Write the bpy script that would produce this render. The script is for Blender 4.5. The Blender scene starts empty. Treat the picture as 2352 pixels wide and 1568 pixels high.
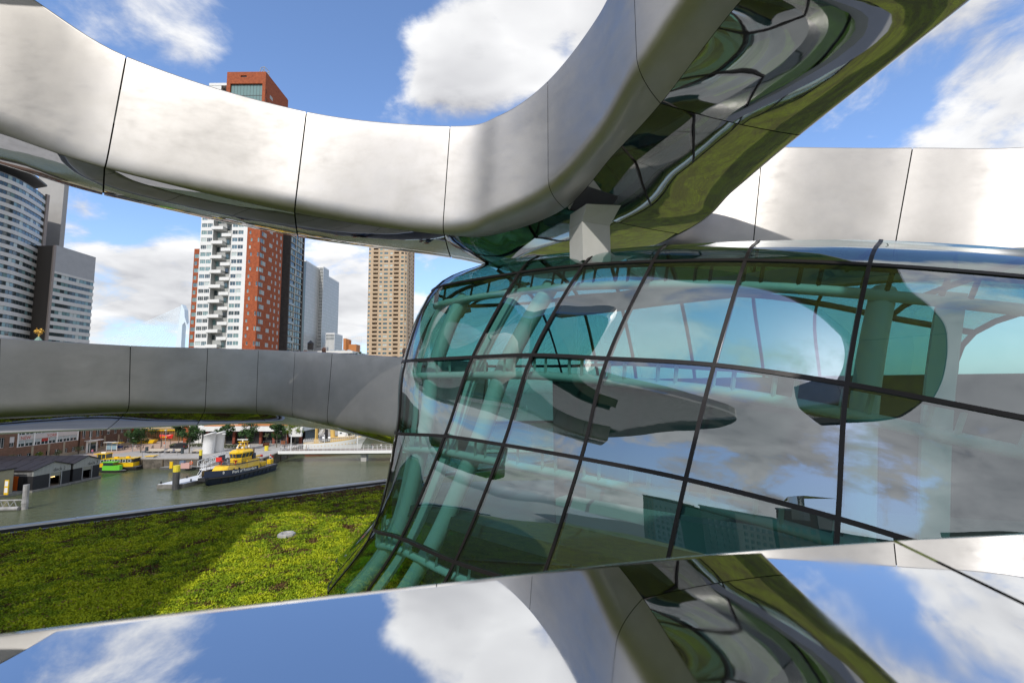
import bpy, bmesh, math, random
from mathutils import Vector as V, Matrix
R = math.radians
rnd = random.Random(7)
scene = bpy.context.scene
C = scene.collection

# ------------------------------------------------------------------ camera, sky, sun, exposure
CZ = 24.0                       # the eye stands 24 m above the harbour water (z = 0)
FX = 1070.0                     # focal length in units of a 2352 wide frame
PITCH, ROLL = R(5.6), R(0.45)
_w0 = V((0, math.cos(PITCH), math.sin(PITCH)))
_u0 = V((0, -math.sin(PITCH), math.cos(PITCH)))
_r0 = V((1, 0, 0))
_r = math.cos(ROLL)*_r0 - math.sin(ROLL)*_u0
_u = math.sin(ROLL)*_r0 + math.cos(ROLL)*_u0
EYE = V((0, 0, CZ))
cam_data = bpy.data.cameras.new('camera')
cam = bpy.data.objects.new('camera', cam_data)
C.objects.link(cam)
cam.matrix_world = Matrix(((_r.x, _u.x, -_w0.x, 0), (_r.y, _u.y, -_w0.y, 0), (_r.z, _u.z, -_w0.z, CZ), (0, 0, 0, 1)))
cam_data.sensor_width = 36
cam_data.lens = 36*FX/2352
cam_data.clip_start = 0.05
cam_data.clip_end = 9000
scene.camera = cam
cam_data.dof.use_dof = True; cam_data.dof.focus_distance = 14.0; cam_data.dof.aperture_fstop = 13.0
scene.render.resolution_x, scene.render.resolution_y = 1024, 682
scene.view_settings.view_transform = 'Standard'
scene.view_settings.look = 'None'
scene.view_settings.exposure = 0.0
scene.view_settings.gamma = 1.0
scene.view_settings.use_curve_mapping = False
cy = scene.cycles
cy.max_bounces = 12; cy.glossy_bounces = 6; cy.transparent_max_bounces = 16; cy.diffuse_bounces = 3
cy.caustics_reflective = False; cy.caustics_refractive = False
cy.sample_clamp_indirect = 4.0
cy.use_denoising = True

def ray(x, y):
    return (_w0*FX + _r*(x-1176) + _u*(784-y)).normalized()
def on_z(x, y, z):              # where the line of sight meets the level z
    d = ray(x, y); return EYE + d*((z-CZ)/d.z)
def at_y(x, y, Y):              # where it meets the upright plane Y metres away
    d = ray(x, y); return EYE + d*(Y/d.y)

SUN_EL, SUN_AZ = R(43), R(-170)      # azimuth from +Y towards +X: behind the camera, on its left
SUN_DIR = V((math.sin(SUN_AZ)*math.cos(SUN_EL), math.cos(SUN_AZ)*math.cos(SUN_EL), math.sin(SUN_EL)))
sun_data = bpy.data.lights.new('sun', 'SUN')
sun_data.energy = 3.0; sun_data.angle = R(0.5); sun_data.color = (1.0, 0.95, 0.88)
sun = bpy.data.objects.new('sun', sun_data); C.objects.link(sun)
sun.rotation_euler = (-SUN_DIR).to_track_quat('-Z', 'Y').to_euler()
sun.location = (0, 0, 300)

class NT:
    """thin helper round a node tree"""
    def __init__(s, tree): s.t = tree; s.n = tree.nodes; s.l = tree.links
    def node(s, kind, **kw):
        n = s.n.new(kind)
        for k, v in kw.items(): setattr(n, k, v)
        return n
    def set(s, sock, v):
        if isinstance(v, bpy.types.NodeSocket): s.l.new(v, sock)
        else: sock.default_value = v
    def math(s, op, a, b=None, c=None, clamp=False):
        n = s.node('ShaderNodeMath', operation=op, use_clamp=clamp)
        s.set(n.inputs[0], a)
        if b is not None: s.set(n.inputs[1], b)
        if c is not None: s.set(n.inputs[2], c)
        return n.outputs[0]
    def vmath(s, op, a, b=None, scale=None):
        n = s.node('ShaderNodeVectorMath', operation=op)
        s.set(n.inputs[0], a)
        if b is not None: s.set(n.inputs[1], b)
        if scale is not None: s.set(n.inputs['Scale'], scale)
        return n
    def noise(s, vec, scale, detail=4, rough=.5, dist=0.0, dims='3D'):
        n = s.node('ShaderNodeTexNoise', noise_dimensions=dims)
        if vec is not None: s.l.new(vec, n.inputs['Vector'])
        n.inputs['Scale'].default_value = scale; n.inputs['Detail'].default_value = detail
        n.inputs['Roughness'].default_value = rough; n.inputs['Distortion'].default_value = dist
        return n
    def mapr(s, v, a, b, c=0.0, d=1.0, interp='LINEAR'):
        n = s.node('ShaderNodeMapRange', interpolation_type=interp)
        s.set(n.inputs[0], v)
        for i, q in enumerate((a, b, c, d)): s.set(n.inputs[1+i], q)
        return n.outputs[0]
    def mix(s, f, a, b, blend='MIX'):
        n = s.node('ShaderNodeMix', data_type='RGBA', blend_type=blend)
        s.set(n.inputs[0], f)
        for i, q in ((6, a), (7, b)):
            if isinstance(q, (tuple, list)) and len(q) == 3: q = (*q, 1)
            s.set(n.inputs[i], q)
        return n.outputs[2]

def build_world():
    w = bpy.data.worlds.new('World'); scene.world = w; w.use_nodes = True
    t = NT(w.node_tree); t.n.clear()
    out = t.node('ShaderNodeOutputWorld'); bg = t.node('ShaderNodeBackground')
    t.l.new(bg.outputs[0], out.inputs[0])
    sky = t.node('ShaderNodeTexSky', sky_type='NISHITA', sun_disc=False)
    sky.sun_elevation = SUN_EL; sky.sun_rotation = SUN_AZ
    sky.air_density = 1.0; sky.dust_density = 0.8; sky.ozone_density = 2.0
    co = t.node('ShaderNodeTexCoord')
    d = t.vmath('NORMALIZE', co.outputs['Generated']).outputs[0]
    sx = t.node('ShaderNodeSeparateXYZ'); t.l.new(d, sx.inputs[0])
    zc = t.math('MAXIMUM', sx.outputs[2], 0.0)
    pr = t.vmath('SCALE', d, scale=t.math('DIVIDE', 1.0, t.math('ADD', zc, 0.33))).outputs[0]
    warp = t.noise(pr, 2.1, 2, .5)
    pr2 = t.vmath('ADD', pr, t.vmath('SCALE', t.vmath('SUBTRACT', warp.outputs['Color'], (.5, .5, .5)).outputs[0], scale=.28).outputs[0]).outputs[0]
    # cloud field: ragged cumulus, lit from the sun's side
    def field(vec):
        a = t.noise(vec, 1.75, 9, .60).outputs['Fac']
        return a
    n0 = field(pr2)
    sh = V((SUN_DIR.x, SUN_DIR.y, SUN_DIR.z*1.2)).normalized()*0.13
    n1 = t.noise(t.vmath('ADD', pr2, tuple(sh)).outputs[0], 1.75, 4, .55).outputs['Fac']
    big = t.noise(pr, 0.62, 2, .5).outputs['Fac']
    # where this afternoon's clouds stand (direction, angular size, weight)
    blobs = [(1090, 110, .20, .36), (1215, 30, .26, .32), (1390, 20, .26, .32), (990, 240, .07, .08),
             (130, 670, .30, .29), (345, 690, .28, .29), (20, 800, .35, .25), (185, 540, .15, .17), (560, 770, .26, .2),
             (800, 700, .15, .32), (880, 760, .16, .30), (985, 740, .20, .28), (1040, 615, .15, .22), (740, 580, .10, .18),
             (545, -10, .18, .13), (270, 60, .20, .12), (130, -30, .16, .14),
             (2330, 40, .42, .36), (2120, 50, .28, .27), (2290, 250, .30, .35), (2100, 285, .14, .18), (2345, 400, .26, .26),
             (300, -330, .6, .20), (900, -560, .45, .14), (1900, -330, .5, .22), (2500, -200, .6, .24)]
    acc = None
    for bx, by, br, bw in blobs:
        c = ray(bx, by)
        dist = t.vmath('DISTANCE', d, tuple(c)).outputs['Value']
        m = t.mapr(dist, 0.0, br, bw, 0.0, 'SMOOTHSTEP')
        acc = m if acc is None else t.math('MAXIMUM', acc, m)
    for bx, by, br, bw in ((770, 190, .17, .22), (640, 110, .13, .08), (1250, 330, .1, .1), (300, 520, .07, .10), (250, 640, .05, .05), (2040, 230, .10, .05)):        # gaps of clear blue
        dist = t.vmath('DISTANCE', d, tuple(ray(bx, by))).outputs['Value']
        acc = t.math('SUBTRACT', acc, t.mapr(dist, 0.0, br, bw, 0.0, 'SMOOTHSTEP'))
    view = t.vmath('DOT_PRODUCT', d, tuple(ray(1176, 500))).outputs['Value']
    base = t.mapr(view, .30, .60, .15, -.13, 'SMOOTHSTEP')       # scattered cloud all round, gaps of blue ahead
    dens = t.math('ADD', t.math('ADD', n0, acc), t.math('ADD', base, t.mapr(big, .3, .7, -.08, .08)))
    cov = t.mapr(dens, .535, .66, 0.0, 1.0, 'SMOOTHSTEP')
    lit = t.mapr(t.math('SUBTRACT', n0, n1), -.13, .10, 0.0, 1.0)
    thick = t.mapr(dens, .66, .92, 1.0, 0.35)
    lit = t.math('MULTIPLY', t.math('POWER', lit, .8), thick, clamp=True)
    ccol = t.mix(lit, (5.2, 5.2, 5.45), (11.0, 11.0, 11.0))
    skyc = t.mix(1.0, sky.outputs[0], (1.95, 2.12, 2.42), 'MULTIPLY')
    hz = t.mapr(sx.outputs[2], 0.0, .34, 1.0, 0.0, 'SMOOTHSTEP')
    skyc = t.mix(t.math('MULTIPLY', hz, .45), skyc, (5.6, 7.0, 9.2))
    col = t.mix(t.math('MULTIPLY', cov, .97), skyc, ccol)
    below = t.mapr(sx.outputs[2], -.02, 0.0, 1.0, 0.0)
    col = t.mix(below, col, (3.0, 3.2, 3.4))
    t.l.new(col, bg.inputs[0]); bg.inputs[1].default_value = 0.10
build_world()

# ------------------------------------------------------------------ materials
MATS = {}
def mat(name, col=(.5, .5, .5), rough=.5, metal=0.0, spec=.5, noise=None, bump=None, emit=None, alpha=None, coat=0):
    """noise = (scale, amount[, dark colour]) mottles the colour; bump = (scale, strength)"""
    if name in MATS: return MATS[name]
    m = bpy.data.materials.new(name); m.use_nodes = True; MATS[name] = m
    t = NT(m.node_tree); b = t.n['Principled BSDF']
    b.inputs['Base Color'].default_value = (*col, 1); b.inputs['Roughness'].default_value = rough
    b.inputs['Metallic'].default_value = metal; b.inputs['Specular IOR Level'].default_value = spec
    if coat: b.inputs['Coat Weight'].default_value = coat
    co = t.node('ShaderNodeTexCoord').outputs['Object']
    if noise:
        n = t.noise(co, noise[0], 5, .6)
        dark = noise[2] if len(noise) > 2 else tuple(c*(1-noise[1]) for c in col)
        f = t.mapr(n.outputs['Fac'], .35, .65)
        t.l.new(t.mix(f, dark, col), b.inputs['Base Color'])
    if bump:
        n = t.noise(co, bump[0], 4, .6); bp = t.node('ShaderNodeBump'); bp.inputs['Strength'].default_value = bump[1]
        bp.inputs['Distance'].default_value = bump[2] if len(bump) > 2 else .02
        t.l.new(n.outputs['Fac'], bp.inputs['Height']); t.l.new(bp.outputs[0], b.inputs['Normal'])
    if emit: b.inputs['Emission Color'].default_value = (*emit[0], 1); b.inputs['Emission Strength'].default_value = emit[1]
    return m

# ------------------------------------------------------------------ geometry helpers
class MB:
    """collects faces, then links them as ONE mesh object"""
    def __init__(s): s.v = []; s.f = []; s.m = []; s.mats = []; s.smooth = False
    def mi(s, m):
        if m is None: return 0
        if m not in s.mats: s.mats.append(m)
        return s.mats.index(m)
    def face(s, pts, m=None):
        i = len(s.v); s.v += [tuple(p) for p in pts]; s.f.append(tuple(range(i, i+len(pts)))); s.m.append(s.mi(m)); return s
    def add(s, verts, faces, m=None):
        i = len(s.v); s.v += [tuple(p) for p in verts]; k = s.mi(m)
        for f in faces: s.f.append(tuple(i+j for j in f)); s.m.append(k)
        return s
    def box(s, c, size, m=None, rz=0.0, M=None):
        x, y, z = (q/2 for q in size); c = V(c)
        q = [V((a*x, b*y, e*z)) for e in (-1, 1) for a, b in ((-1, -1), (1, -1), (1, 1), (-1, 1))]
        if rz: rot = Matrix.Rotation(rz, 3, 'Z'); q = [rot @ p for p in q]
        if M: q = [M @ p for p in q]
        return s.add([c+p for p in q], [(3, 2, 1, 0), (4, 5, 6, 7), (0, 1, 5, 4), (1, 2, 6, 5), (2, 3, 7, 6), (3, 0, 4, 7)], m)
    def box2(s, a, b, m=None):
        return s.box([(p+q)/2 for p, q in zip(a, b)], [abs(q-p) for p, q in zip(a, b)], m)
    def prism(s, poly, z0, z1, m=None, cap=True):
        n = len(poly); vs = [(x, y, z0) for x, y in poly]+[(x, y, z1) for x, y in poly]
        fs = [(i, (i+1) % n, n+(i+1) % n, n+i) for i in range(n)]
        if cap: fs += [tuple(range(n-1, -1, -1)), tuple(range(n, 2*n))]
        return s.add(vs, fs, m)
    def extr(s, poly, a, b, m=None):
        """poly of 3-D points swept by the vector b-a"""
        d = V(b)-V(a); n = len(poly); vs = [V(p) for p in poly]+[V(p)+d for p in poly]
        return s.add(vs, [(i, (i+1) % n, n+(i+1) % n, n+i) for i in range(n)]+[tuple(range(n-1, -1, -1)), tuple(range(n, 2*n))], m)
    def tube(s, pts, r, n=6, m=None, cap=True):
        pts = [V(p) for p in pts]; k = len(pts); rr = r if isinstance(r, (list, tuple)) else [r]*k
        up = None; rings = []
        for i, p in enumerate(pts):
            t = (pts[min(i+1, k-1)]-pts[max(i-1, 0)]).normalized()
            if up is None: up = t.orthogonal().normalized()
            a = (up - t*up.dot(t)); a = a.normalized() if a.length > 1e-6 else t.orthogonal().normalized(); up = a
            b = t.cross(a)
            rings.append([p + (a*math.cos(2*math.pi*j/n)+b*math.sin(2*math.pi*j/n))*rr[i] for j in range(n)])
        vs = [q for g in rings for q in g]; fs = []
        for i in range(k-1):
            for j in range(n): fs.append((i*n+j, i*n+(j+1) % n, (i+1)*n+(j+1) % n, (i+1)*n+j))
        if cap: fs += [tuple(range(n-1, -1, -1)), tuple((k-1)*n+j for j in range(n))]
        return s.add(vs, fs, m)
    def lathe(s, prof, n=12, m=None, c=(0, 0, 0)):
        c = V(c); vs = []; fs = []
        for r, z in prof: vs += [c+V((r*math.cos(2*math.pi*j/n), r*math.sin(2*math.pi*j/n), z)) for j in range(n)]
        for i in range(len(prof)-1):
            for j in range(n): fs.append((i*n+j, i*n+(j+1) % n, (i+1)*n+(j+1) % n, (i+1)*n+j))
        fs += [tuple(range(n-1, -1, -1)), tuple((len(prof)-1)*n+j for j in range(n))]
        return s.add(vs, fs, m)
    def grid(s, rows, m=None, closed=False):
        a, b = len(rows), len(rows[0]); vs = [p for r in rows for p in r]; fs = []
        for i in range(a-1):
            for j in range(b if closed else b-1): fs.append((i*b+j, i*b+(j+1) % b, (i+1)*b+(j+1) % b, (i+1)*b+j))
        return s.add(vs, fs, m)
    def mesh(s, name, m=None, smooth=None):
        me = bpy.data.meshes.new(name); me.from_pydata(s.v, [], s.f)
        mats = s.mats if s.mats else ([m] if m else [])
        if m and s.mats and m not in s.mats: pass
        for q in mats: me.materials.append(q)
        if len(mats) > 1: me.polygons.foreach_set('material_index', s.m)
        sm = s.smooth if smooth is None else smooth
        if sm: me.polygons.foreach_set('use_smooth', [True]*len(s.f))
        me.update()
        return me
    def build(s, name, m=None, parent=None, loc=None, smooth=None, weld=False):
        me = s.mesh(name, m, smooth)
        if weld:
            bm = bmesh.new(); bm.from_mesh(me); bmesh.ops.remove_doubles(bm, verts=bm.verts, dist=1e-4); bm.to_mesh(me); bm.free()
        return link(name, me, parent, loc)
def link(name, me, parent=None, loc=None, rot=None):
    o = bpy.data.objects.new(name, me); C.objects.link(o)
    if parent is not None: o.parent = parent
    if loc is not None: o.location = loc
    if rot is not None: o.rotation_euler = rot
    return o
def tag(o, label=None, cat=None, group=None, kind=None):
    if label: o['label'] = label
    if cat: o['category'] = cat
    if group: o['group'] = group
    if kind: o['kind'] = kind
    return o
def thing(name, label, cat, loc=(0, 0, 0), rz=0.0, group=None):
    o = bpy.data.objects.new(name, None); C.objects.link(o); o.empty_display_size = .3
    o.location = loc; o.rotation_euler = (0, 0, rz)
    return tag(o, label, cat, group)
def copy_tree(o, parent=None):
    c = o.copy(); C.objects.link(c)
    if parent is not None: c.parent = parent
    for ch in list(o.children): copy_tree(ch, c)
    return c
def catmull(P, per, closed=False):
    """points through the controls P, `per` steps a span"""
    n = len(P); out = []
    spans = n if closed else n-1
    for i in range(spans):
        if closed: p0, p1, p2, p3 = (P[(i+k) % n] for k in (-1, 0, 1, 2))
        else:
            p1, p2 = P[i], P[i+1]
            p0 = P[i-1] if i > 0 else p1*2-p2
            p3 = P[i+2] if i+2 < n else p2*2-p1
        for k in range(per):
            u = k/per
            out.append(.5*((2*p1)+(p2-p0)*u+(2*p0-5*p1+4*p2-p3)*u*u+(3*p1-p0-3*p2+p3)*u**3))
    if not closed: out.append(P[-1].copy())
    return out
def bez(a, c, b, n):
    return [a*(1-u)**2+c*2*u*(1-u)+b*u*u for u in (i/n for i in range(n+1))]
# ------------------------------------------------------------------ steel
def steel(name, rough, base, wav, streak=0.0, wscale=.55):
    m = bpy.data.materials.new(name); m.use_nodes = True; MATS[name] = m
    t = NT(m.node_tree); b = t.n['Principled BSDF']
    b.inputs['Metallic'].default_value = 1.0
    co = t.node('ShaderNodeTexCoord').outputs['Object']
    n = t.noise(co, 1.3, 6, .62)
    f = t.mapr(n.outputs['Fac'], .32, .68)
    t.l.new(t.mix(f, tuple(c*.88 for c in base), base), b.inputs['Base Color'])
    if streak:
        mp = t.node('ShaderNodeMapping'); mp.inputs['Scale'].default_value = (1.0, 1.0, 2.2); t.l.new(co, mp.inputs[0])
        s1 = t.noise(mp.outputs[0], 2.2, 5, .65)
        r1 = t.mapr(s1.outputs['Fac'], .3, .7, rough-streak, rough+streak)
        n2 = t.noise(co, .8, 4, .6)
        t.l.new(t.math('ADD', r1, t.mapr(n2.outputs['Fac'], .3, .7, -streak, streak)), b.inputs['Roughness'])
    else: b.inputs['Roughness'].default_value = rough
    w1 = t.noise(co, wscale, 2, .5); bp = t.node('ShaderNodeBump')
    bp.inputs['Strength'].default_value = 1.0; bp.inputs['Distance'].default_value = wav
    t.l.new(w1.outputs['Fac'], bp.inputs['Height']); t.l.new(bp.outputs[0], b.inputs['Normal'])
    return m
BRUSHED = steel('brushed_steel', .52, (.48, .465, .448), .004, .058)
SATIN = BRUSHED
POLISHED = steel('polished_steel', .03, (.66, .65, .63), .0055, 0, .8)
MIRROR = steel('mirror_steel', .012, (.82, .83, .84), .0012, 0, .9)
_t = NT(MIRROR.node_tree); _b = _t.n['Principled BSDF']; _c = _t.node('ShaderNodeTexCoord').outputs['Object']
_n = _t.noise(_c, 9, 5, .7, .6); _t.l.new(_t.mapr(_n.outputs['Fac'], .45, .75, .010, .075), _b.inputs['Roughness'])      # wiped and smeared metal
DARKGAP = mat('joint_shadow', (.012, .012, .012), .9)
GREYDECK = mat('grey_walkway', (.30, .30, .29), .8, noise=(6, .25))

UP = V((0, 0, 1))
def hdir(a, b):
    d = b-a; d.z = 0; return d.normalized()
class Rib:
    def __init__(s, T, B, F, E, par=1.25):
        s.T, s.B, s.F, s.E = T, B, F, E
        s.out = hdir(F, E)
        s.G = E + s.out*.22 + UP*.38
        s.H = s.G + UP*par + s.out*.04
    def keys(s): return [s.T, s.B, s.F, s.E, s.G, s.H, s.out]
def rib_px(T, B, F, E, Y, zf=.35, ze=.38, YT=None):
    b = at_y(*B, Y); tt = at_y(*T, YT or Y) if T else b+UP*1.85
    return Rib(tt, b, on_z(*F, b.z-zf), on_z(*E, b.z-ze))
def rib_w(F, E, z):
    F = V((*F, z)); E = V((*E, z)); o = hdir(F, E)
    B = F - o*.33 + UP*.36
    return Rib(B+UP*1.85, B, F, E)

def sweep(ribs, per):
    """smooth rows of section keys along the ramp"""
    cols = [catmull([r.keys()[k] for r in ribs], per) for k in range(7)]
    return list(zip(*cols))
def wall_row(k, gap=.0, rev=.06):
    T, B, F, E, G, H, o = k
    d = (B-T); L = d.length; d = d/L
    c = B + d*((F-B).dot(d))
    lip = [T - d*(-.0) + o*rev, T + o*.004 - d*.006]
    st = [T + (B-T)*u for u in (0.012, .2, .4, .6, .8, .93)]
    return lip[:1]+lip[1:]+st+bez(B, c, F, 9)[:-1]+[F-(F-c).normalized()*(.006)]
def soffit_row(k):
    T, B, F, E, G, H, o = k
    e = (E-F); e1 = e.normalized()
    st = [F + e1*.006]+[F+e*u - UP*.05*math.sin(math.pi*u) for u in (.15, .35, .6, .82)]
    c = E + o*.24 + e1*.0
    return st+bez(E, c, G, 7)+[G+(H-G)*u for u in (.3, .65, 1.0)]+[H-o*.07]
def inner_row(k, gapz=.0):
    T, B, F, E, G, H, o = k
    i1 = T+o*.055 - UP*.01; i2 = H-o*.065-UP*.01
    f1 = B + o*.06 + UP*.55; f2 = G - o*.10 + UP*.10
    f1.z = max(f1.z, F.z+.7); f2.z = f1.z
    return [i1, V((i1.x, i1.y, f1.z)), V((i2.x, i2.y, f1.z)), i2]
def core_row(k):
    rows = wall_row(k)[1:]+soffit_row(k)[:-1]
    o = k[6]; c = (k[0]+k[5]+k[2]+k[3])/4
    out = []
    for p in rows:
        q = p + (c-p).normalized()*.05; out.append(q)
    return out
def ramp(name, label, ribs, seams, per=14, wallmat=BRUSHED, soffmat=POLISHED, soffseams=None, gap=.028, cat='walkway ramp'):
    t = thing(name, label, cat)
    keys = sweep(ribs, per)
    def lerp(s):
        i = min(int(s*per), len(keys)-2); u = s*per-i
        return [a*(1-u)+b*u for a, b in zip(keys[i], keys[i+1])]
    L = sum((keys[i+1][2]-keys[i][2]).length for i in range(len(keys)-1))/(len(ribs)-1)
    def rng(a, b):
        g = gap/2/L
        n = max(2, int((b-a)*per+.5))
        return [lerp(a+g+(b-a-2*g)*i/n) for i in range(n+1)]
    ends = [0.0]+list(seams)+[len(ribs)-1.0]
    for a, b in zip(ends, ends[1:]):
        ks = rng(a, b)
        MB().grid([wall_row(k) for k in ks]).build('wall_panel', wallmat, t, smooth=True)
    e2 = [0.0]+list(soffseams if soffseams is not None else seams)+[len(ribs)-1.0]
    for a, b in zip(e2, e2[1:]):
        ks = rng(a, b)
        MB().grid([soffit_row(k) for k in ks]).build('soffit_panel', soffmat, t, smooth=True)
    MB().grid([core_row(k) for k in keys]).build('frame', DARKGAP, t, smooth=True)
    MB().grid([inner_row(k) for k in keys]).build('walkway', GREYDECK, t)
    return t

# the loop that sweeps across the top of the picture and climbs overhead to the right
upper = [rib_w((-24.5, -6.0), (-27.2, -6.6), CZ+6.6), rib_w((-24.3, -1.5), (-27.0, -1.0), CZ+6.2), rib_w((-21.6, 3.0), (-23.6, 5.0), CZ+5.7),
         rib_w((-15.8, 6.2), (-16.9, 8.4), CZ+5.0),
         rib_px((-150, -105), (-175, 205), (-182, 262), (-180, 335), 8.35),
         rib_px((290, 130), (250, 345), (240, 386), (237, 447), 8.9),
         rib_px((704, 257), (681, 445), (677, 489), (684, 543), 9.9),
         rib_px((1034, 290), (1019, 496), (1021, 540), (1036, 592), 9.6),
         rib_px((1150, 264), (1139, 472), (1150, 536), (1290, 640), 9.2),
         rib_px((1258, 187), (1259, 409), (1297, 479), (1558, 537), 8.6),
         rib_px((1372, 40), (1368, 285), (1407, 358), (1680, 437), 7.6),
         rib_px(None, (1462, 128), (1517, 238), (1829, 310), 6.6),
         rib_px(None, (1640, -130), (1703, 0), (2218, 0), 5.55),
         rib_w((3.75, 4.1), (6.3, 3.9), CZ+5.3), rib_w((4.1, 1.4), (6.9, 1.0), CZ+5.9), rib_w((3.5, -1.6), (6.1, -2.9), CZ+6.4),
         rib_w((1.8, -4.0), (3.4, -6.4), CZ+6.9), rib_w((-1.5, -5.0), (-1.6, -7.9), CZ+7.4)]
up_ramp = ramp('steel_ramp', 'long curving stainless steel ramp sweeping across the sky and climbing overhead above the glass pavilion', upper,
     [1, 2.1, 3.2, 5, 6, 7, 9, 11, 12.6, 14, 15, 16], cat='ramp')

# the loop beyond the pavilion's roof, on the right
right = [Rib(at_y(1500, 330, 15.5), at_y(1440, 545, 15.0), at_y(1440, 600, 15.4), at_y(1440, 640, 16.5)),
         Rib(at_y(1572, 330, 12.4), at_y(1520, 540, 12.0), at_y(1520, 610, 12.5), at_y(1560, 660, 14.0)),
         Rib(at_y(1752, 337, 11.0), at_y(1731, 550, 10.9), at_y(1722, 610, 11.3), at_y(1740, 650, 13.0)),
         Rib(at_y(2096, 340, 10.5), at_y(2058, 552, 10.4), at_y(2045, 615, 10.8), at_y(2060, 650, 12.6)),
         Rib(at_y(2450, 327, 9.4), at_y(2420, 560, 9.3), at_y(2405, 625, 9.6), at_y(2450, 665, 11.4)),
         rib_w((11.9, 6.4), (13.8, 8.2), CZ+2.3), rib_w((13.4, 2.6), (15.9, 3.2), CZ+2.6)]
ramp('steel_ramp', 'pale brushed steel ramp wall rising behind the roof of the glass pavilion', right, [2, 3, 4.2, 5], cat='ramp')

# the lower loop that runs level behind the left edge of the pavilion
def low(T, B, F, E, Y, dE=1.0):
    return Rib(at_y(*T, Y), at_y(*B, Y), at_y(*F, Y+.22), at_y(*E, Y+dE), par=2.3)
lower = [Rib(V((-19.6, 5.5, CZ+1.6)), V((-19.6, 5.5, CZ-.4)), V((-19.8, 5.6, CZ-.9)), V((-20.6, 6.0, CZ-1.3)), par=2.3),
         low((-330, 752), (-345, 938), (-345, 978), (-345, 1018), 11.6),
         low((0, 776), (-5, 926), (-10, 962), (-20, 998), 14.2),
         low((299.6, 794), (297, 915), (286, 949), (243, 987), 16.2),
         low((477, 799.5), (472, 922), (467, 948), (451, 977), 16.9),
         low((593.5, 803), (589, 920), (593, 950), (622, 973), 17.0),
         low((677.7, 806.6), (671, 930), (680, 960), (730, 984), 16.5),
         low((763, 810), (752, 946), (764, 979), (788, 991), 15.2),
         low((928, 821), (915, 972), (911, 1005), (940, 1030), 13.2),
         low((1120, 832), (1100, 1000), (1098, 1040), (1110, 1065), 11.8)]
ramp('steel_ramp', 'darker brushed steel ramp running level behind the pavilion with people standing on it', lower, [1, 2.0, 3, 4, 5, 6, 7, 8], wallmat=SATIN, cat='ramp')

# the polished parapet right in front of the eye
PH, SX, SL = .125, -.042, .104
def par_pt(x, y, off=0.0):
    d = ray(x, y); s = (-PH+off)/(d.z-SL*d.y-SX*d.x); return EYE+d*s      # plane sloping up away from the eye
pt = thing('steel_parapet', 'mirror polished steel parapet top close in front, reflecting the clouds and the ramp overhead', 'parapet', (0, .25, CZ-.12))
base = V((0, .25, CZ-.12))
edge_px = [(-260, 1487), (0, 1456), (300, 1420), (640, 1382), (1000, 1342), (1400, 1297), (1700, 1268), (2051, 1243)]
edge_px2 = [(2051, 1243), (2200, 1235), (2352, 1226), (2700, 1209)]
NRM = V((-SX, -SL, 1)).normalized()
def top_panel(e, cut_l, cut_r, name):
    """cut lines: near end of the panel's left and right joint"""
    E = catmull([par_pt(*q) for q in e], 8)
    rows = []
    n = len(E)
    for i, p in enumerate(E):
        u = i/(n-1); near = cut_l*(1-u)+cut_r*u
        away = (p-near); away.normalize()
        row = []
        r = .0045
        row.append(p+away*r*1.0-UP*.9)
        row.append(p+away*r*1.0-UP*.01)
        for a in (0, 18, 36, 54, 72, 90):
            row.append(p+away*r*math.cos(R(a)) - NRM*r*(1-math.sin(R(a))))
        for s in (.01, .03, .07, .14, .25, .4, .6, .8, 1.0): row.append(p.lerp(near, s))
        rows.append([q-base for q in row])
    return MB().grid(rows).build(name, MIRROR, pt, smooth=True)
gl = par_pt(2352, 1390); gdir = (gl-par_pt(2051, 1243))
corner = par_pt(2051, 1243)
near_r = corner+gdir*3.2
top_panel(edge_px, V((-.75, -.30, CZ-PH-.30*SL-.75*SX)), near_r, 'cover_panel')
off = V((.0032, .0018, 0))
E2 = [(2061, 1241.5), (2200, 1233), (2352, 1225), (2800, 1202)]
top_panel(E2, near_r+off, near_r+V((1.2, .2, .2*SL+1.2*SX)), 'cover_panel')
m = MB(); m.add([p-base-UP*.012 for p in (corner+V((-.03, -.002, 0)), corner+V((.03, -.002, 0)), near_r+V((.05, 0, 0)), near_r+V((-.05, 0, 0)))], [(0, 1, 2, 3)])
m.build('joint_backing', DARKGAP, pt)

# post between the pavilion roof and the ramp's underside
p0 = at_y(1355, 577, 9.3)
post = thing('support_post', 'pale grey square post holding up the ramp underside above the pavilion roof', 'support post', (p0.x, p0.y, p0.z))
PALE = mat('pale_grey_paint', (.55, .55, .52), .5, noise=(2.5, .08))
w = .33
m = MB(); m.box((0, 0, .11), (w*2, w*1.5, .78), rz=R(24)); m.build('shaft', PALE, post)
m = MB()
rotz = Matrix.Rotation(R(24), 3, 'Z')
a = [rotz @ V((x*w, y*w*.75, .504)) for x, y in ((-1, -1), (1, -1), (1, 1), (-1, 1))]
b = [p*1.0+V((.10, -.03, .30)) for p in a]
b = [V((p.x*1.25, p.y*1.25, p.z+.10*(p.x > .2))) for p in b]
m.add(a+b, [(3, 2, 1, 0), (4, 5, 6, 7), (0, 1, 5, 4), (1, 2, 6, 5), (2, 3, 7, 6), (3, 0, 4, 7)]); m.build('head', PALE, post)

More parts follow.
